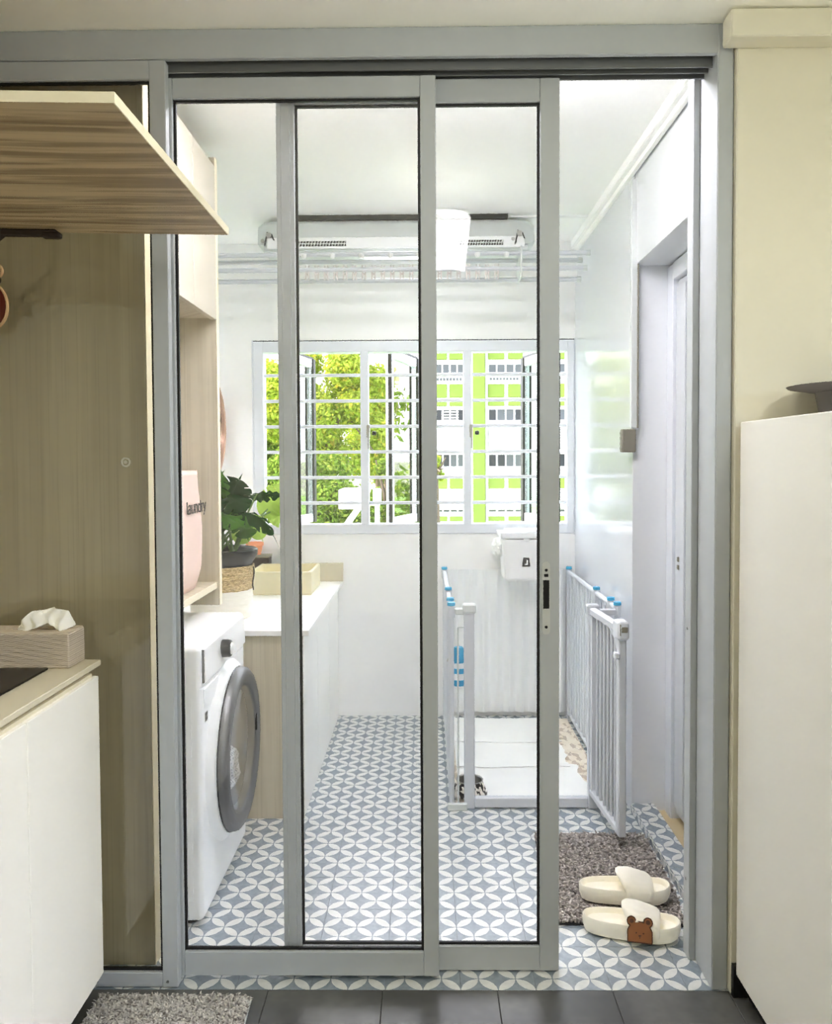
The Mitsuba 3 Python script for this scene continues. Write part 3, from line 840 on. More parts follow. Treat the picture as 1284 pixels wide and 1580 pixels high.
lf = obj('leaf_frame', gl(cat(bx(0, 0.022, -0.011, 0.011, 0.065, 0.79, 0.003), bx(GL - 0.034, GL, -0.014, 0.014, 0.068, 0.80, 0.004),
                              bx(0, GL, -0.013, 0.013, 0.060, 0.085, 0.003), bx(0, GL, -0.014, 0.014, 0.785, 0.815, 0.005),
                              prism(sg.Polygon([(GL - 0.03, 0), (GL - 0.15, 0), (GL - 0.09, -0.025), (GL - 0.03, -0.08)]), 0.016).apply_transform(
                                  np.array([[1, 0, 0, 0], [0, 0, -1, 0.008], [0, 1, 0, 0.787], [0, 0, 0, 1.0]])))), 'gate_white', gt)
for i in range(6):
    s = 0.022 + (GL - 0.056) * (i + 1) / 7
    obj('leaf_bar', gl(cyl((s, 0, 0.08), (s, 0, 0.79), 0.0065, 10)), 'gate_white', lf, smooth=40)
hb = obj('leaf_handle', gl(rbox(GL - 0.055, GL + 0.012, -0.022, 0.022, 0.765, 0.835, 0.012, 12)), 'frame_white', gt, smooth=40)
obj('lock_button', gl(cat(bx(GL + 0.011, GL + 0.014, -0.008, 0.014, 0.795, 0.815, 0.001), bx(GL + 0.011, GL + 0.0135, -0.014, -0.011, 0.785, 0.825, 0.0005))), 'shade_grey', hb)
obj('leaf_stop', gl(bx(GL - 0.02, GL + 0.006, -0.030, -0.012, 0.70, 0.722, 0.003)), 'frame_white', gt)

# blue and white water bottle hung on the left fence
wbt = thing('pet_bottle', 'blue and white striped bottle hanging on the left fence of the pet pen', 'bottle')
bo = (0.146, 3.62, 0.405)
prof = [(0, 0), (0.018, 0.0), (0.026, 0.012), (0.031, 0.03), (0.032, 0.14), (0.028, 0.165), (0.016, 0.18), (0, 0.182)]
obj('body', lathe(prof, 28, o=bo), 'white_plastic', wbt, smooth=35)
obj('cap', lathe([(0.0335, 0.118), (0.0335, 0.143), (0.029, 0.168), (0.017, 0.184), (0, 0.186)], 28, o=bo), 'blue_plastic', wbt, smooth=35)
for a, b in ((0.072, 0.093), (0.018, 0.042)):
    obj('band', lathe([(0.031, a - 0.001), (0.0335, a), (0.0335, b), (0.031, b + 0.001)], 28, o=bo), 'blue_plastic', wbt, smooth=30)
obj('hook', tube([(bo[0] - 0.03, bo[1], bo[2] + 0.13), (bo[0] - 0.043, bo[1], bo[2] + 0.14), (bo[0] - 0.05, bo[1], bo[2] + 0.12)], 0.003, 6), 'steel', wbt)

# mats in the pen


def rug_print(p, n, uv):
    t = fbm(p.x * 24, p.y * 24, octaves=3)
    s = smoothstep(0.52, 0.62, fbm(p.x * 60 + 5, p.y * 34, 2.0, octaves=3))
    return mix(mix(lin(226, 214, 196), lin(240, 232, 220), t), lin(150, 130, 112), 0.55 * s)


plain('rug_print', proc(rug_print), rough=0.9)
single('pen_rug', bx(0.125, 0.765, 3.36, 4.47, 0.0005, 0.006, 0.001), 'rug_print', 'beige patterned rug under the white sheet in the pet pen', 'rug')


def sheet(x0, x1, y0, y1, z, seed, amp, edge, nx=40, ny=60):
    xs, ys = np.linspace(0, 1, nx), np.linspace(0, 1, ny)
    U, V = np.meshgrid(xs, ys)
    wob = (meshkit.fbm(np.stack([V * 5, V * 0 + seed, V * 0], -1), 3, seed) - 0.5) * edge
    X = x0 + (x1 - x0 + wob) * U
    Y = y0 + (y1 - y0) * V + (meshkit.fbm(np.stack([U * 4, U * 0 + seed + 2, U * 0], -1), 3, seed) - 0.5) * edge * 0.6
    q = np.stack([X * 3, Y * 9, X * 0 + seed], -1)
    Z = z + amp * np.abs(meshkit.fbm(q, 3, seed) - 0.45) * 2
    P = np.stack([X, Y, Z], -1).reshape(-1, 3)
    f = []
    for j in range(ny - 1):
        for i in range(nx - 1):
            a = j * nx + i
            f.append([a, a + 1, a + nx + 1, a + nx])
    Q = P.copy()
    Q[:, 2] -= 0.002
    f = np.array(f)
    rim = [i for i in range(nx)] + [j * nx + nx - 1 for j in range(1, ny)] + [(ny - 1) * nx + i for i in range(nx - 2, -1, -1)] + [j * nx for j in range(ny - 2, 0, -1)]
    n = len(P)
    side = [[rim[i], n + rim[i], n + rim[(i + 1) % len(rim)], rim[(i + 1) % len(rim)]] for i in range(len(rim))]
    return np.vstack([P, Q]), np.vstack([f, f[:, ::-1] + n, np.array(side)])


plain('white_vinyl', lin(248, 248, 246), rough=0.5)
for y0, y1, z, sd, lab in ((3.385, 3.78, 0.009, 3, 'white sheet at the front of the pet pen floor'), (3.74, 4.10, 0.0135, 6, 'white sheet in the middle of the pet pen floor'), (4.06, 4.44, 0.018, 9, 'white sheet at the back of the pet pen floor')):
    single('pen_sheet', sheet(0.14, 0.655 if y0 > 3.5 else 0.69, y0, y1, z, sd, 0.006, 0.06), 'white_vinyl', lab, 'sheet', smooth=40)

# bowl


def leopard(p, n, uv):
    s = fbm(p.x * 70 + p.y * 40, p.z * 90, p.y * 60, octaves=2)
    return mix(lin(238, 232, 222), lin(30, 24, 22), smoothstep(0.5, 0.54, s))


plain('leopard_print', proc(leopard), rough=0.4)
dbw = thing('pet_bowl', 'steel pet bowl with black and white spotted side just inside the pen gate', 'bowl')
bo = (0.182, 3.43, 0.017)
obj('shell', lathe([(0.072, 0.0), (0.074, 0.004), (0.055, 0.052), (0.0545, 0.056)], 40, o=bo), 'leopard_print', dbw, smooth=35)
obj('bowl', lathe([(0.0545, 0.056), (0.057, 0.060), (0.055, 0.062), (0.05, 0.058), (0.044, 0.022), (0, 0.016)], 40, o=bo), 'steel', dbw, smooth=40)

# ---- hanging bin below the window
bn = thing('hanging_bin', 'white lidded waste bin with liner bag hung under the right part of the window', 'bin')


def taper(x0, x1, y0, y1, z0, z1, ins, r=0.02):
    sp = []
    for z, k in ((z0 + r, ins), (z1 - 0.004, 0)):
        rr = r if k else 0.004
        for x in (x0 + k + r, x1 - k - r):
            for y in (y0 + k + r, y1 - r):
                sp.append(m3.Manifold.sphere(r, 16).translate([x, y, z]) if k else m3.Manifold.cylinder(0.008, r, r, 16).translate([x, y, z - 0.004]))
    mm = m3.Manifold.batch_hull(sp).to_mesh()
    return trimesh.Trimesh(mm.vert_properties[:, :3], mm.tri_verts, process=False)


obj('body', taper(0.400, 0.662, 4.31, 4.504, 0.772, 0.992, 0.012), 'white_plastic', bn, smooth=40)
obj('lid', cat(taper(0.388, 0.674, 4.30, 4.508, 0.996, 1.028, 0.002, 0.016), taper(0.43, 0.64, 4.33, 4.50, 1.028, 1.038, 0.002, 0.004), bx(0.51, 0.54, 4.297, 4.305, 0.985, 1.0, 0.002)), 'appliance_white', bn, smooth=40)
lab_ = obj('sticker', basis(prism(sg.Polygon([(-0.021, 0), (0.021, 0), (0.015, 0.052), (-0.015, 0.052)]), 0.0015), (1, 0, 0), (0, 0.04, 1), (0, -1, 0), (0.526, 4.3150, 0.852)), 'black_plastic', bn)
obj('sticker_mark', basis(prism(sg.Polygon([(-0.009, 0.008), (0.009, 0.008), (0.009, 0.034), (0.002, 0.036), (0.002, 0.014), (-0.009, 0.014)]), 0.0006), (1, 0, 0), (0, 0.04, 1), (0, -1, 0), (0.526, 4.3134, 0.852)), 'white_plastic', lab_)
obj('liner_bag', cloth_lump((0.386, 4.40, 0.945), (0.030, 0.07, 0.055), 21, 0.5), 'white_vinyl', bn, smooth=True)
obj('bracket', bx(0.46, 0.60, 4.505, 4.549, 0.93, 0.975, 0.002), 'steel', bn)

bl = thing('added_batten_lamp', 'slim batten lamp added unseen behind the head rail to brighten the yard', 'lamp')  # hidden lamp added for more light in the yard
obj('housing', bx(-0.56, 0.56, 2.375, 2.465, 2.545, 2.5695, 0.003), 'white_plastic', bl)
obj('diffuser', bx(-0.54, 0.54, 2.38, 2.46, 2.528, 2.546, 0.004), 'white_plastic', bl, emitter={'type': 'area', 'radiance': rgb((YARD_LIGHT, YARD_LIGHT * 0.965, YARD_LIGHT * 1.03))})

# ---- wall trunking with switch box on the corner of the right wall
tk = thing('trunking', 'grey metal cable trunking with a small switch box down the corner of the right wall', 'trunking')
obj('channel', bx(0.806, 0.834, 3.262, 3.288, 1.525, 2.487, 0.003), 'panel_grey', tk)
obj('channel_lip', bx(0.828, 0.8345, 3.257, 3.262, 1.525, 2.487, 0.001), 'shade_grey', tk)
obj('switch_box', bx(0.772, 0.826, 3.262, 3.300, 1.432, 1.522, 0.003), 'shade_grey', tk)
for i in range(4):
    obj('louvre', bx(0.770, 0.7725, 3.268, 3.296, 1.442 + 0.02 * i, 1.452 + 0.02 * i, 0.0005), 'shade_grey', tk)

# ================================================================== FLOOR TEXTILES AND SLIPPERS


def tufts(poly, n, z0, length, r, c0, c1, seed, lean=0.8, speck=None):
    """pile: bent three-sided tufts scattered over a polygon (x, y), with one colour per tuft"""
    g = np.random.default_rng(seed)
    x0, y0, x1, y1 = poly.bounds
    c = np.column_stack([g.uniform(x0, x1, n * 2), g.uniform(y0, y1, n * 2)])
    from shapely import contains_xy
    c = c[contains_xy(poly, c[:, 0], c[:, 1])][:n]
    n = len(c)
    a = g.uniform(0, 2 * math.pi, n)
    ln = length * g.uniform(0.6, 1.15, n)
    dx = np.column_stack([np.cos(a), np.sin(a)]) * (lean * ln * g.uniform(0.3, 1, n))[:, None]
    p0 = np.column_stack([c, np.full(n, z0)])
    p1 = p0 + np.column_stack([dx * 0.35, 0.72 * ln])
    p2 = p0 + np.column_stack([dx * 1.0, ln * g.uniform(0.55, 0.95, n)])
    rr = r * g.uniform(0.8, 1.25, n)
    v, f = [], []
    for k, (P, s) in enumerate(((p0, 1.0), (p1, 1.15), (p2, 0.55))):
        for j in range(3):
            b = 2 * math.pi * j / 3
            v.append(P + np.column_stack([np.cos(a + b) * rr * s, np.sin(a + b) * rr * s, np.zeros(n)]))
    v = np.stack(v, 1).reshape(-1, 3)
    base = (np.arange(n) * 9)[:, None, None]
    F = []
    for k in range(2):
        for j in range(3):
            A, B, C, D = k * 3 + j, k * 3 + (j + 1) % 3, (k + 1) * 3 + (j + 1) % 3, (k + 1) * 3 + j
            F += [[A, B, C], [A, C, D]]
    F.append([6, 7, 8])
    f = (base + np.array(F)[None]).reshape(-1, 3)
    t = g.uniform(0, 1, n)[:, None]
    col = np.array(c0) * (1 - t) + np.array(c1) * t
    if speck is not None:
        q = g.uniform(0, 1, n) < speck[1]
        col[q] = speck[0]
    return trimesh.Trimesh(v, f, process=False), np.repeat(col, 9, 0)


dm = thing('doormat', 'dark grey shaggy doormat inside the yard under the slippers', 'doormat')
DP = sg.Polygon([(0.372, 2.468), (0.775, 2.455), (0.806, 2.62), (0.812, 3.06), (0.40, 3.07)])
obj('backing', tf(prism(DP.buffer(-0.004), 0.006), t=(0, 0, 0.0008)), 'rubber_black', dm)
m, c = tufts(DP.buffer(-0.006), 9000, 0.005, 0.018, 0.0032, lin(112, 105, 101), lin(200, 192, 186), 5, 0.9)
obj('pile', m, 'vertex_tint', dm, color=c, kind='stuff')

km = thing('kitchen_mat', 'light grey and white shaggy mat on the dark kitchen floor by the fixed glass panel', 'mat')
KP = sg.Polygon([(-0.86, 1.55), (-0.445, 1.55), (-0.435, 1.62), (-0.452, 2.115), (-0.47, 2.128), (-0.86, 2.128)])
obj('backing', tf(prism(KP.buffer(-0.004), 0.006), t=(0, 0, 0.0006)), 'panel_grey', km)
m, c = tufts(KP.buffer(-0.006), 26000, 0.005, 0.013, 0.0017, lin(160, 156, 152), lin(240, 236, 230), 8, 0.8, (lin(112, 106, 102), 0.2))
obj('pile', m, 'vertex_tint', km, color=c, kind='stuff')


def slipper(key, label, o, ang, patch):
    k = thing(key, label, 'slipper')
    L = 0.278
    M = np.eye(4)
    ca, sn = math.cos(ang), math.sin(ang)
    M[:2, :2] = [[ca, -sn], [sn, ca]]
    M[:3, 3] = o

    def half(s):                       # half width along the foot, s from 0 (heel) to 1 (toe)
        return 0.0485 * (max(0.0, 1 - abs(2 * s - 1) ** 3.4)) ** 0.42 * (0.90 + 0.22 * s)
    ss = 0.5 - 0.5 * np.cos(np.linspace(0, math.pi, 40))
    loop = np.array([(L * s, half(s)) for s in ss] + [(L * s, -half(s)) for s in ss[::-1][1:-1]])
    cen = np.array([L / 2, 0])

    def ring(k_, z, lift):
        q = cen + (loop - cen) * np.array([1 - (1 - k_) * 0.5, k_])
        toe = np.clip((q[:, 0] / L - 0.72) / 0.28, 0, 1)
        return np.column_stack([q, z + lift * toe ** 2])
    rings = [ring(0.80, 0.0, 0.012), ring(0.93, 0.004, 0.012), ring(1.0, 0.018, 0.010), ring(1.03, 0.032, 0.008), ring(1.02, 0.046, 0.006),
             ring(0.97, 0.050, 0.006), ring(0.90, 0.047, 0.006), ring(0.84, 0.034, 0.006), ring(0.5, 0.030, 0.006), ring(0.05, 0.030, 0.003)]
    n = len(loop)
    v = np.concatenate(rings)
    f = []
    for i in range(len(rings) - 1):
        for j in range(n):
            f.append([i * n + j, i * n + (j + 1) % n, (i + 1) * n + (j + 1) % n, (i + 1) * n + j])
    f = np.array(f)
    f = np.vstack([f[:, [0, 1, 2]], f[:, [0, 2, 3]]])
    b0, b1 = len(v), len(v) + 1
    v = np.vstack([v, [L / 2, 0, 0.0], [L / 2, 0, 0.030]])
    f = np.vstack([f, [[b0, (j + 1) % n, j] for j in range(n)], [[b1, (len(rings) - 1) * n + j, (len(rings) - 1) * n + (j + 1) % n] for j in range(n)]])
    obj('sole', tf(trimesh.Trimesh(v, f, process=False), M=M), 'slipper_cream', k, smooth=50)
    # strap: an arched band with rounded edges
    na, ns = 30, 14
    out, inn = [], []

    def arch(s, u, th):
        # u from -1 (left edge of the sole) to 1
        hw = half(s) * 1.03 + th
        h = 0.058 - 0.022 * np.clip((s - 0.55) / 0.27, 0, 1) + th
        a = math.pi * (u + 1) / 2
        y = -math.cos(a)
        zz = abs(math.sin(a)) ** 0.62
        return (L * s, hw * np.sign(y) * abs(y) ** 0.75, 0.026 + h * zz)
    for i in range(ns + 1):
        for j in range(na + 1):
            u = 2 * j / na - 1
            sb = 0.40 + 0.10 * abs(u) ** 1.5      # rear edge, further forward at the sides
            sf = 0.80 - 0.02 * abs(u)
            s = sb + (sf - sb) * i / ns
            ed = min(i, ns - i)
            th = 0.009 * min(1, (ed + 0.35) / 1.6) ** 0.5
            out.append(arch(s, u, th))
            inn.append(arch(s, u, 0.0))
    v = np.array(out + inn)
    N = len(out)
    f = []
    for i in range(ns):
        for j in range(na):
            a, b, c_, d = i * (na + 1) + j, i * (na + 1) + j + 1, (i + 1) * (na + 1) + j + 1, (i + 1) * (na + 1) + j
            f += [[a, b, c_, d], [N + a, N + d, N + c_, N + b]]
    for j in range(na):
        f += [[j, N + j, N + j + 1, j + 1]]
        a = ns * (na + 1) + j
        f += [[a, a + 1, N + a + 1, N + a]]
    f = np.array(f)
    st = tf(trimesh.Trimesh(v, np.vstack([f[:, [0, 1, 2]], f[:, [0, 2, 3]]]), process=False), M=M)
    obj('strap', st, 'slipper_cream', k, smooth=60)
    if patch:
        head = sa.scale(sg.Point(0, 0).buffer(0.028), 1.15, 0.92).union(sg.box(-0.0305, -0.024, 0.0305, 0.002).buffer(0.003))
        ears = [sg.Point(s * 0.023, 0.026).buffer(0.0115) for s in (-1, 1)]
        bear = head.union(ears[0]).union(ears[1])
        # sits on the near side of the strap
        q = np.array([L * 0.585, -half(0.6) - 0.0125, 0.044])
        nn = np.array([0.0, -0.93, 0.36])
        up = np.array([0.0, 0.36, 0.93])
        ex = np.array([1.0, 0, 0])

        def put(poly, d, off):
            return tf(basis(prism(poly, d), ex, up, nn, q + nn * off), M=M)
        b = obj('bear_patch', put(bear.buffer(0.002), 0.005, -0.004), 'bear_dark', k, label='brown bear head patch')
        obj('face', put(bear.buffer(-0.001), 0.0025, 0.001), 'bear_brown', b)
        obj('inner_ear', cat([put(sg.Point(s * 0.023, 0.027).buffer(0.006), 0.001, 0.0035) for s in (-1, 1)]), 'bear_dark', b)
        obj('features', cat([put(sg.Point(s * 0.010, -0.003).buffer(0.0022), 0.001, 0.0035) for s in (-1, 1)] + [put(sa.scale(sg.Point(0, -0.010).buffer(0.003), 1.2, 0.8), 0.001, 0.0035), put(sg.box(-0.0008, -0.017, 0.0008, -0.010), 0.001, 0.0035)]), 'bear_dark', b)
    return k


slipper('slipper', 'nearer cream slide slipper with a brown bear head patch at the doormat edge', (0.468, 2.452, 0.003), math.radians(-13.0), True)
slipper('slipper', 'farther cream slide slipper without a visible patch on the dark grey doormat', (0.484, 2.592, 0.022), math.radians(-4.0), False)

# ================================================================== CEILING DRYING RACK
rk = thing('drying_rack', 'white motorised laundry drying rack with lamp and two black grilles under the yard ceiling', 'drying rack')
sec = sg.Polygon([(-0.11, 0.0), (-0.112, 0.04), (-0.106, 0.095), (-0.085, 0.118), (-0.06, 0.127), (0.10, 0.128), (0.11, 0.11), (0.11, 0.0)])
RX0, RX1, RY, RZ = -0.79, 0.527, 4.08, 2.425
hull = []
for x, s in ((RX0, 0.72), (RX0 + 0.03, 0.93), (RX0 + 0.08, 1.0), (RX1 - 0.08, 1.0), (RX1 - 0.03, 0.93), (RX1, 0.72)):
    c0 = np.array([0.0, 0.045])
    for a, b in sec.exterior.coords[:-1]:
        q = c0 + (np.array([a, b]) - c0) * s
        hull.append((x, RY + q[0], RZ + q[1]))
obj('housing', trimesh.convex.convex_hull(np.array(hull)), 'panel_grey', rk, smooth=30)
obj('gap_shadow_plate', bx(-0.66, 0.40, RY - 0.095, RY + 0.10, 2.548, 2.5695, 0), 'black_void', rk)  # black plate stands in for the shadow in the gap under the ceiling
obj('front_strip', bx(RX0 + 0.05, RX1 - 0.05, RY - 0.118, RY - 0.105, RZ - 0.018, RZ + 0.034, 0.003), 'appliance_white', rk)
obj('base_tray', bx(RX0 + 0.03, RX1 - 0.03, RY - 0.10, RY + 0.10, RZ - 0.03, RZ - 0.003, 0.004), 'panel_grey', rk)
for gx0, gx1 in ((-0.605, -0.365), (0.165, 0.375)):
    g = obj('grille', bx(gx0, gx1, RY - 0.1195, RY - 0.117, RZ - 0.008, RZ + 0.016, 0), 'black_void', rk)
    n = 17
    for i in range(n):
        x = gx0 + (gx1 - gx0) * (i + 0.5) / n
        s_ = bx(-0.0016, 0.0016, -0.0025, 0.0, -0.013, 0.013, 0)
        obj('grille_slat', tf(tf(s_, rot=(0.25, (0, 1, 0))), t=(x, RY - 0.1195, RZ + 0.004)), 'appliance_white', g)
    obj('grille_rail', bx(gx0, gx1, RY - 0.1225, RY - 0.1195, RZ + 0.0025, RZ + 0.0055, 0), 'appliance_white', g)
lampk = obj('lamp_cover', bx(-0.27, 0.09, RY - 0.09, RY + 0.09, RZ - 0.044, RZ - 0.031, 0.003), 'white_plastic', rk, emitter={'type': 'area', 'radiance': rgb((RACK_LIGHT, RACK_LIGHT * 1.0, RACK_LIGHT * 0.985))}, label='glowing lamp cover')
for x in (RX0 + 0.06, RX1 - 0.075):
    h = obj('pulley', cat(cyl((x, RY - 0.125, RZ + 0.045), (x, RY - 0.112, RZ + 0.045), 0.013, 16), cyl((x - 0.03, RY - 0.12, RZ + 0.02), (x - 0.03, RY - 0.112, RZ + 0.02), 0.009, 14)), 'steel', rk, smooth=40)
    obj('cord', cat(tube([(x - 0.006, RY - 0.121, RZ + 0.06), (x - 0.02, RY - 0.121, RZ - 0.005)], 0.0035, 8), tube([(x + 0.012, RY - 0.12, RZ + 0.05), (x + 0.025, RY - 0.12, RZ + 0.02)], 0.003, 8)), 'black_plastic', h)
rods = []
for y, z, x0, x1 in ((3.90, 2.362, -1.09, 0.765), (3.99, 2.350, -1.09, 0.745), (3.90, 2.292, -1.09, 0.75), (4.00, 2.262, -1.09, 0.74)):
    r_ = obj('rod', cyl((x0, y, z), (x1, y, z), 0.011, 14), 'gate_white', rk, smooth=40)
    obj('end_cap', cyl((x1 - 0.012, y, z), (x1 + 0.008, y, z), 0.0135, 14), 'panel_grey', r_, smooth=40)
obj('rod_carrier', bx(-0.62, -0.612, 3.885, 4.05, 2.252, 2.395, 0.001), 'panel_grey', rk)
obj('rod_carrier', bx(0.448, 0.456, 3.885, 4.05, 2.252, 2.395, 0.001), 'panel_grey', rk)
for i in range(8):
    x = -0.555 + 0.134 * i
    obj('hook', cat(lathe([(0, -0.012), (0.009, -0.009), (0.013, 0), (0.013, 0.010), (0, 0.014)], 16, o=(x, 3.885, 2.352))), 'white_plastic', rk, smooth=40)
for i in range(22):
    x = -0.585 + 0.044 * i
    if abs(x - 0.43) < 0.03:
        continue
    a = cat(bx(x - 0.010, x - 0.004, 3.893, 3.907, 2.245, 2.312, 0.001), bx(x + 0.004, x + 0.010, 3.893, 3.907, 2.245, 2.312, 0.001), bx(x - 0.006, x + 0.006, 3.896, 3.904, 2.268, 2.276, 0.001))
    if i == 0:
        PEG = scene[single('clothes_peg', a, 'peg_pink', 'pale pinkish grey clothes peg in the row clipped on the front drying rod', 'clothes peg', 'clothes pegs on the drying rod')]
        PEG0 = x
    else:
        single('clothes_peg', {**PEG, 'to_world': T().translate([x - PEG0, 0, 0])}, None, 'pale pinkish grey clothes peg in the row clipped on the front drying rod', 'clothes peg', 'clothes pegs on the drying rod')
plain('peg_pink', lin(214, 206, 204), rough=0.6)

# ================================================================== KITCHEN
kc = thing('base_cabinet', 'white fronted kitchen base cabinet at the lower left', 'cabinet')
obj('carcass', bx(-1.498, -0.858, 0.6, 2.096, 0.09, 0.868, 0), 'cream_worktop', kc)
obj('finger_channel', bx(-0.858, -0.846, 0.6, 2.085, 0.80, 0.867, 0), 'cream_worktop', kc)
for y0, y1 in ((0.80, 1.243), (1.246, 1.713), (1.716, 2.098)):
    obj('door', bx(-0.852, -0.834, y0, y1, 0.085, 0.858, 0.0015), 'cabinet_white', kc)
obj('plinth', bx(-1.498, -0.90, 0.6, 2.09, 0.0, 0.09, 0), 'black_plastic', kc)
single('kitchen_worktop', bx(-1.498, -0.848, 0.6, 2.152, 0.872, 0.887, 0.002), 'cream_worktop', 'cream kitchen worktop holding the black hob and the tissue box', 'worktop')
hb_ = thing('hob', 'black glass hob let into the cream worktop', 'hob')
obj('glass_plate', bx(-1.40, -0.937, 1.28, 2.042, 0.8872, 0.8925, 0.001), 'hob_glass', hb_)
plain('hob_glass', lin(5, 5, 6), rough=0.25, spec=0.15)

tb = thing('tissue_box', 'beige woven tissue box with a tissue pulled out on the kitchen worktop', 'tissue box')


def weave(p, n, uv):
    a = p.z * 1150 + 1.2 * dr.sin(p.x * 260)
    return 0.5 + 0.5 * dr.sin(a) * (0.6 + 0.4 * dr.sin(p.x * 90 + p.z * 500))


mat('woven_box', {'type': 'bumpmap', 'arbitrary': proc(weave, 5e-4), 'scale': 0.0035, 'b': {'type': 'principled', 'base_color': proc(lambda p, n, uv: mix(lin(176, 160, 140), lin(214, 202, 184), weave(p, n, uv))), 'roughness': 0.6}})
BX0, BX1, BY0, BY1, BZ0, BZ1 = -1.142, -0.889, 2.052, 2.150, 0.8875, 0.978
obj('body', bx(BX0, BX1, BY0, BY1, BZ0, BZ1 - 0.004, 0.003), 'woven_box', tb)
obj('lid', cat(bx(BX0 + 0.002, BX1 - 0.002, BY0 + 0.002, BY0 + 0.035, BZ1 - 0.006, BZ1, 0.0015), bx(BX0 + 0.002, BX1 - 0.002, BY1 - 0.035, BY1 - 0.002, BZ1 - 0.006, BZ1, 0.0015),
                bx(BX0 + 0.002, -1.06, BY0 + 0.034, BY1 - 0.034, BZ1 - 0.006, BZ1, 0.0015), bx(-0.935, BX1 - 0.002, BY0 + 0.034, BY1 - 0.034, BZ1 - 0.006, BZ1, 0.0015)), 'tissue_box', tb)
nu, nv = 40, 26
v = []
for j in range(nv):
    b = j / (nv - 1)
    for i in range(nu):
        a = i / (nu - 1)
        xx = -1.045 + 0.138 * a
        top = np.interp(a, [0, 0.30, 0.50, 0.62, 0.93, 1.0], [0.002, 0.048, 0.050, 0.056, 0.050, 0.012])
        low = np.interp(a, [0, 0.22, 0.45, 0.62, 0.75, 0.80, 1.0], [0.0, 0.002, 0.014, 0.024, 0.014, -0.004, -0.004])
        zz = low + (top - low) * b
        yy = 2.075 + 0.040 * b + 0.012 * math.sin(a * 11 + b * 2) * (0.3 + b) + 0.006 * math.sin(a * 25)
        v.append((xx + 0.008 * math.sin(b * 5 + a * 3), yy, BZ1 + zz - 0.004))
f = [[j * nu + i, j * nu + i + 1, (j + 1) * nu + i + 1, (j + 1) * nu + i] for j in range(nv - 1) for i in range(nu - 1)]
v2 = []
for j in range(nv):
    b = j / (nv - 1)
    for i in range(nu):
        a = i / (nu - 1)
        top = np.interp(a, [0, 0.30, 0.50, 0.62, 0.93, 1.0], [0.002, 0.048, 0.050, 0.056, 0.050, 0.012])
        v2.append((-1.048 + 0.136 * a + 0.006 * math.sin(b * 4), 2.118 + 0.018 * b + 0.006 * math.sin(a * 9 + 1), BZ1 - 0.004 + (top - 0.002) * (1 - b * 0.97)))
n0 = len(v)
f += [[n0 + a for a in q] for q in f]
q4 = np.array(f)
tis = trimesh.Trimesh(np.array(v + v2), np.vstack([q4[:, [0, 1, 2]], q4[:, [0, 2, 3]]]), process=False)
obj('tissue', tis, 'tissue_paper', tb, smooth=50)

wc = thing('wall_cabinet', 'wall cabinet with its wood-grained lift-up door standing open over the kitchen worktop', 'cabinet')
obj('carcass', cat(bx(-1.498, -1.105, 1.285, 2.055, 1.985, 2.003, 0), bx(-1.498, -1.105, 1.285, 2.055, 2.482, 2.50, 0), bx(-1.498, -1.105, 1.285, 1.303, 2.003, 2.482, 0), bx(-1.498, -1.105, 2.037, 2.055, 2.003, 2.482, 0), bx(-1.498, -1.49, 1.303, 2.037, 2.003, 2.482, 0)), 'oak_laminate', wc)
fd = bx(-1.10, -0.478, 1.300, 2.050, 1.9555, 1.9725, 0.0008)
fl_rot = ((0.0205), (0, 1, 0))


def flap(m):
    return tf(m, M=trimesh.transformations.rotation_matrix(0.0205, (0, 1, 0), (-0.478, 0, 1.955)))


dk = obj('door', flap(fd), 'oak_laminate', wc, label='open lift-up door with brown wood grain underside')
obj('edge_band', flap(cat(bx(-1.10, -0.476, 1.2985, 1.300, 1.9555, 1.9725, 0), bx(-0.478, -0.476, 1.300, 2.050, 1.9555, 1.9725, 0))), 'oak_edge', dk, label='pale edge band')
arm = cat(bx(-1.06, -0.885, 2.012, 2.030, 1.938, 1.955, 0.003), bx(-0.92, -0.875, 2.010, 2.032, 1.934, 1.949, 0.004))
obj('lift_arm', flap(cat(arm, tf(bx(-0.11, 0.11, 2.014, 2.026, -0.009, 0.009, 0.003), rot=(-0.72, (0, 1, 0)), t=(-1.085, 0, 1.885)), bx(-1.20, -1.10, 2.010, 2.030, 1.80, 1.84, 0.003))), 'bracket_dark', wc)

hg = thing('hanging_ornament', 'dark maroon two-lobed ornament with pale rim hanging under the open cabinet flap', 'ornament')
for zc_, rx_, rz_ in ((1.895, 0.036, 0.026), (1.805, 0.048, 0.062)):
    sh = sa.scale(sg.Point(0, 0).buffer(1.0, 32), rx_, rz_)
    obj('lobe', basis(prism(sh.buffer(-0.0035), 0.008), (1, 0, 0), (0, 0, 1), (0, -1, 0), (-1.118, 2.150, zc_)), 'maroon', hg)
    obj('rim', basis(prism(sh.difference(sh.buffer(-0.004)), 0.010), (1, 0, 0), (0, 0, 1), (0, -1, 0), (-1.118, 2.152, zc_)), 'maroon_rim', hg)
obj('knot', rbox(-1.128, -1.086, 2.134, 2.150, 1.862, 1.880, 0.006, 10), 'bracket_dark', hg, smooth=40)
obj('hanger', cat(cyl((-1.118, 2.165, 1.93), (-1.118, 2.140, 1.93), 0.012, 14), tube([(-1.118, 2.146, 1.93), (-1.118, 2.146, 1.91)], 0.002, 6)), 'steel', hg)

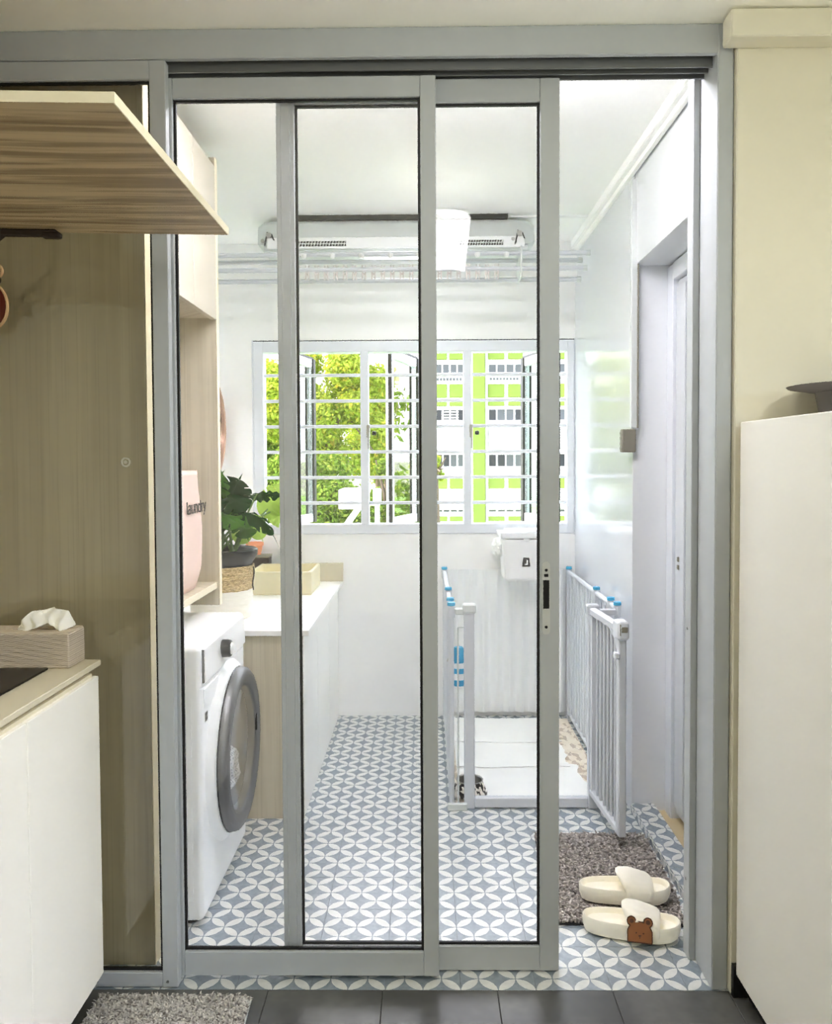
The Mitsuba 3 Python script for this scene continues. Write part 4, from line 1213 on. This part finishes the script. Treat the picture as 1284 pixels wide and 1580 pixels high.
ts = thing('tall_cabinet', 'tall plain white cabinet side at the right edge of the picture', 'cabinet')
obj('side_panel', bx(0.802, 0.820, 0.9, 2.126, 0.066, 1.4955, 0.002), 'cabinet_white', ts)
obj('body', bx(0.821, 1.45, 0.9, 2.126, 0.070, 1.493, 0.002), 'cabinet_white', ts)
obj('plinth', bx(0.836, 1.42, 0.92, 2.126, 0.0, 0.066, 0), 'black_plastic', ts)
ty = thing('footed_tray', 'dark grey round footed tray on top of the tall white cabinet', 'tray')
obj('plate', lathe([(0, 0.063), (0.085, 0.063), (0.155, 0.076), (0.16, 0.080), (0.155, 0.081), (0, 0.072)], 56, o=(1.035, 2.0, 1.4955)), 'tray_grey', ty, smooth=30)
obj('foot', lathe([(0, 0.0), (0.082, 0.0), (0.084, 0.004), (0.096, 0.066), (0, 0.066)], 48, o=(1.035, 2.0, 1.4955)), 'tray_grey', ty, smooth=30)

pdn = thing('pendant_lamp', 'white pendant lamp hanging over the kitchen whose glowing shade is mirrored in the sliding glass', 'lamp')
PO = (0.087, 1.19, 2.14)
obj('shade', lathe([(0.074, 0.0), (0.100, 0.215), (0.094, 0.224), (0, 0.226)], 40, o=PO), 'white_plastic', pdn, smooth=35, emitter={'type': 'area', 'radiance': rgb((PENDANT_LIGHT, PENDANT_LIGHT, PENDANT_LIGHT * 0.97))})
obj('cord', cyl((PO[0], PO[1], 2.366), (PO[0], PO[1], 2.50), 0.004, 8), 'black_plastic', pdn)
obj('rose', lathe([(0, -0.02), (0.04, -0.018), (0.045, 0)], 24, o=(PO[0], PO[1], 2.504)), 'white_plastic', pdn, smooth=30)

cl = thing('added_ceiling_lamp', 'round white ceiling lamp added out of view to brighten the kitchen', 'lamp')  # lamp added outside the view to light the kitchen
LO = (1.05, 0.15, 2.511)
obj('rim', lathe([(0.205, 0.0), (0.212, -0.02), (0.205, -0.055), (0.195, -0.058), (0.192, -0.045)], 48, o=LO), 'white_plastic', cl, smooth=35)
obj('diffuser', lathe([(0, -0.066), (0.10, -0.064), (0.17, -0.058), (0.195, -0.046)], 48, o=LO), 'white_plastic', cl, smooth=True, emitter={'type': 'area', 'radiance': rgb((CEILING_LIGHT, CEILING_LIGHT * 0.985, CEILING_LIGHT * 0.96))})

# ================================================================== OUTSIDE
plain('grass', lin(96, 128, 58), rough=0.95)
setting('ground', bx(-140, 140, 6.5, 220, -9.4, -9.0, 0), 'grass')
plain('render_white', lin(236, 236, 230), rough=0.8)
plain('render_lime', lin(122, 142, 56), rough=0.8)
plain('window_dark', lin(34, 35, 38), rough=0.5)
plain('window_mid', lin(78, 80, 82), rough=0.5)
plain('grille_white', lin(232, 234, 234), rough=0.6)
ab = thing('apartment_block', 'white and lime green apartment block beyond the window on the right', 'building')
FY = 50.0


def fz(py):
    return 1.4 - (py - 712.0) * FY / 1285.0


def fx(px_):
    return (px_ - 655.0) * FY / 1285.0


obj('wall', bx(fx(628), fx(1060), FY, FY + 12, -9.0, 16.0, 0), 'render_white', ab)
obj('pilaster', bx(fx(730), fx(748), FY - 0.35, FY + 0.05, -9.0, 16.0, 0), 'render_lime', ab, label='lime green pilaster')
obj('slab_edge', bx(fx(749), fx(752), FY - 0.5, FY + 0.05, -9.0, 16.0, 0), 'render_white', ab)
for py0, py1 in ((657, 694), (758, 782), (810, 845), (518, 538)):
    for x0, x1 in ((655, 720), (753, 846), (858, 900)):
        obj('balcony', bx(fx(x0), fx(x1), FY - 0.5, FY + 0.02, fz(py1), fz(py0), 0.02), 'render_white', ab)
for py0, py1 in ((545, 556), (594, 614), (621, 627), (738, 754), (797, 804), (855, 875)):
    for x0, x1 in ((672, 690), (694, 717), (753, 778), (784, 806), (862, 880)):
        obj('lime_panel', bx(fx(x0), fx(x1), FY - 0.18, FY + 0.02, fz(py1), fz(py0), 0.02), 'render_lime', ab)
for r, (py0, py1, dk_) in enumerate(((563, 577, 1), (632, 650, 0), (701, 721, 0), (786, 791, 1), (495, 509, 1), (850, 866, 0))):
    for x0, x1, n in ((672, 717, 4), (753, 807, 4), (858, 876, 1)):
        fr_ = obj('window', cat(bx(fx(x0) - .05, fx(x1) + .05, FY - 0.06, FY + 0.02, fz(py1) - .05, fz(py1) + .04, 0), bx(fx(x0) - .05, fx(x1) + .05, FY - 0.06, FY + 0.02, fz(py0) - .04, fz(py0) + .05, 0),
                           *[bx(fx(x0 + (x1 - x0) * k / n) - 0.05, fx(x0 + (x1 - x0) * k / n) + 0.05, FY - 0.07, FY + 0.02, fz(py1), fz(py0), 0) for k in range(n + 1)]), 'grille_white', ab)
        for k in range(n):
            a, b = fx(x0 + (x1 - x0) * k / n) + 0.05, fx(x0 + (x1 - x0) * (k + 1) / n) - 0.05
            obj('pane', bx(a, b, FY - 0.03, FY + 0.01, fz(py1) + 0.04, fz(py0) - 0.04, 0), 'window_dark' if (k * 7 + r * 3 + n) % 5 in (0, 2, 3) and not dk_ else 'window_mid', fr_)
        if r == 1 and x0 == 672:
            obj('louvre', cat([bx(fx(683), fx(708), FY - 0.16, FY - 0.10, fz(632 + 4.2 * k) - 0.05, fz(632 + 4.2 * k) + 0.03, 0) for k in range(5)]), 'grille_white', fr_)
for x0, n in ((674, 8), (755, 9)):
    for k in range(n):
        obj('flower_box', bx(fx(x0 + 5 * k), fx(x0 + 5 * k + 3.2), FY - 0.6, FY - 0.45, fz(589), fz(585.5), 0), 'window_mid', ab)
ab2 = thing('apartment_block', 'distant brown apartment block seen above the trees', 'building')
plain('render_brown', lin(196, 164, 132), rough=0.8)
obj('wall', bx(fx(585) * 1.6, fx(612) * 1.6, 80, 90, -9, 10.4, 0), 'render_brown', ab2)
for k in range(3):
    obj('window', bx(fx(588) * 1.6 + 0.8 * k * 0.5, fx(588) * 1.6 + 0.4 + 0.8 * k * 0.5, 79.95, 80.1, 8.2, 9.3, 0.01), 'window_mid', ab2)

# white covered walkway with slanting props below the trees
cw = thing('covered_walkway', 'white walkway roof end with a slanting prop in front of the trees', 'walkway')
obj('roof', bx(-1.56, -1.15, 15.0, 16.0, 0.54, 0.90, 0.02), 'render_white', cw)
obj('roof', bx(-0.97, -0.84, 15.6, 16.2, 0.60, 0.88, 0.02), 'render_white', cw)
obj('prop', tf(bx(-0.055, 0.055, -0.1, 0.1, -0.75, 0.0, 0.01), rot=(0.62, (0, 1, 0)), t=(-1.18, 15.3, 0.60)), 'render_white', cw)
obj('pillar', bx(-0.95, -0.86, 15.8, 15.95, -9.0, 0.62, 0.01), 'render_white', cw)
obj('beam', bx(-1.5, -0.86, 16.0, 16.1, 0.55, 0.62, 0.01), 'render_white', cw)


def leaf_tint(c0, c1, c2, zlo, zhi):
    def fn(p, n, uv):
        t = fbm(p.x * 1.1, p.y * 1.1, p.z * 1.3, octaves=3)
        r = cell_rand(p.x * 9, p.y * 9, p.z * 9)
        return mix(mix(c0, c1, smoothstep(0.3, 0.7, 0.55 * t + 0.45 * r)), c2, smoothstep(0.75, 1.0, r))
    return fn


mat('foliage_lime', {'type': 'principledthin', 'base_color': proc(leaf_tint(lin(140, 164, 50), lin(176, 190, 78), lin(196, 184, 70), 0, 1)), 'roughness': 0.5, 'diff_trans': 0.8}, two=False)
mat('foliage_green', {'type': 'principledthin', 'base_color': proc(leaf_tint(lin(82, 108, 38), lin(124, 152, 58), lin(160, 172, 76), 0, 1)), 'roughness': 0.5, 'diff_trans': 0.7}, two=False)
plain('bark', lin(110, 96, 80), rough=0.9)


def crown(c, rad, n, size, seed):
    """leaf cards in clumps over a lumpy crown"""
    g = np.random.default_rng(seed)
    nb = 26
    d = g.normal(size=(nb, 3))
    d /= np.linalg.norm(d, axis=1, keepdims=True)
    blob = d * np.array(rad) * g.uniform(0.35, 0.85, (nb, 1))
    br = g.uniform(0.28, 0.5, nb) * min(rad)
    k = g.integers(0, nb, n)
    e = g.normal(size=(n, 3))
    e /= np.linalg.norm(e, axis=1, keepdims=True)
    P = np.array(c) + blob[k] + e * (br[k] * g.uniform(0.55, 1.05, n))[:, None]
    a = g.normal(size=(n, 3))
    a /= np.linalg.norm(a, axis=1, keepdims=True)
    nn = e * 0.8 + g.normal(size=(n, 3)) * 0.55 + np.array([0, 0, 0.35])
    u = np.cross(nn, a)
    u /= np.linalg.norm(u, axis=1, keepdims=True)
    w_ = np.cross(nn, u)
    w_ /= np.linalg.norm(w_, axis=1, keepdims=True)
    s = (size * g.uniform(0.6, 1.3, n))[:, None]
    v = np.stack([P - u * s, P - w_ * s * 0.45, P + u * s, P + w_ * s * 0.45], 1).reshape(-1, 3)
    b = (np.arange(n) * 4)[:, None, None]
    f = (b + np.array([[0, 1, 2], [0, 2, 3]])[None]).reshape(-1, 3)
    return trimesh.Trimesh(v, f, process=False)


def tree(label, c, rad, n, size, seed, m, group=None):
    k = thing('tree', label, 'tree', group)
    obj('crown', crown(c, rad, n, size, seed), m, k, kind='stuff')
    c = np.array(c)
    tr = [tube([(c[0], c[1], -9.0), (c[0] + 0.1, c[1], -4.0), (c[0], c[1], c[2] - rad[2] * 0.2)], [0.28, 0.2, 0.1], 9)]
    g = np.random.default_rng(seed + 50)
    for _ in range(6):
        e = g.normal(size=3) * np.array(rad) * 0.5
        tr.append(tube([(c[0], c[1], c[2] - rad[2] * 0.7), c + e * np.array([0.5, 0.5, 0.2]), c + e], [0.08, 0.05, 0.02], 6))
    obj('trunk', cat(tr), 'bark', k, smooth=40)


tree('bright lime tree filling the upper left of the window', (-2.9, 22.0, 3.0), (2.5, 1.5, 2.4), 34000, 0.075, 1, 'foliage_lime')
tree('lime tree beside the middle mullion of the window', (-1.5, 27.0, 2.4), (1.5, 1.4, 2.2), 20000, 0.085, 2, 'foliage_lime')
tree('darker green tree low in the left window bay', (-2.5, 17.6, 0.5), (1.25, 1.2, 1.35), 24000, 0.06, 3, 'foliage_green')
tree('mid green tree low behind the white walkway', (-0.75, 19.2, 0.5), (0.75, 1.2, 1.5), 16000, 0.06, 4, 'foliage_green')
tree('slim green tree behind the open casement of the middle window bay', (-0.62, 25.0, 0.9), (0.62, 0.8, 2.9), 16000, 0.07, 15, 'foliage_green')
tree('small leafy tree top in front of the lime green facade', (0.42, 32.0, 1.1), (0.42, 0.4, 0.55), 2000, 0.07, 5, 'foliage_lime')
tree('dark green tree at the lower left corner of the window', (-5.1, 24.5, 1.3), (1.7, 1.2, 2.2), 20000, 0.07, 6, 'foliage_green')
tree('tall lime tree at the far left of the window', (-6.2, 31.0, 4.4), (2.2, 1.6, 3.0), 20000, 0.09, 7, 'foliage_lime')

tree('broad green tree outside to the right of the window', (10.5, 15.5, 1.5), (3.2, 2.5, 4.8), 16000, 0.13, 21, 'foliage_green')
tree('tall green tree outside farther to the right', (17.0, 21.0, 2.0), (3.6, 3.0, 5.6), 14000, 0.16, 22, 'foliage_green')

scene = {**{k: v for k, v in scene.items() if k.startswith('mat_')}, **{k: v for k, v in scene.items() if not k.startswith('mat_')}}
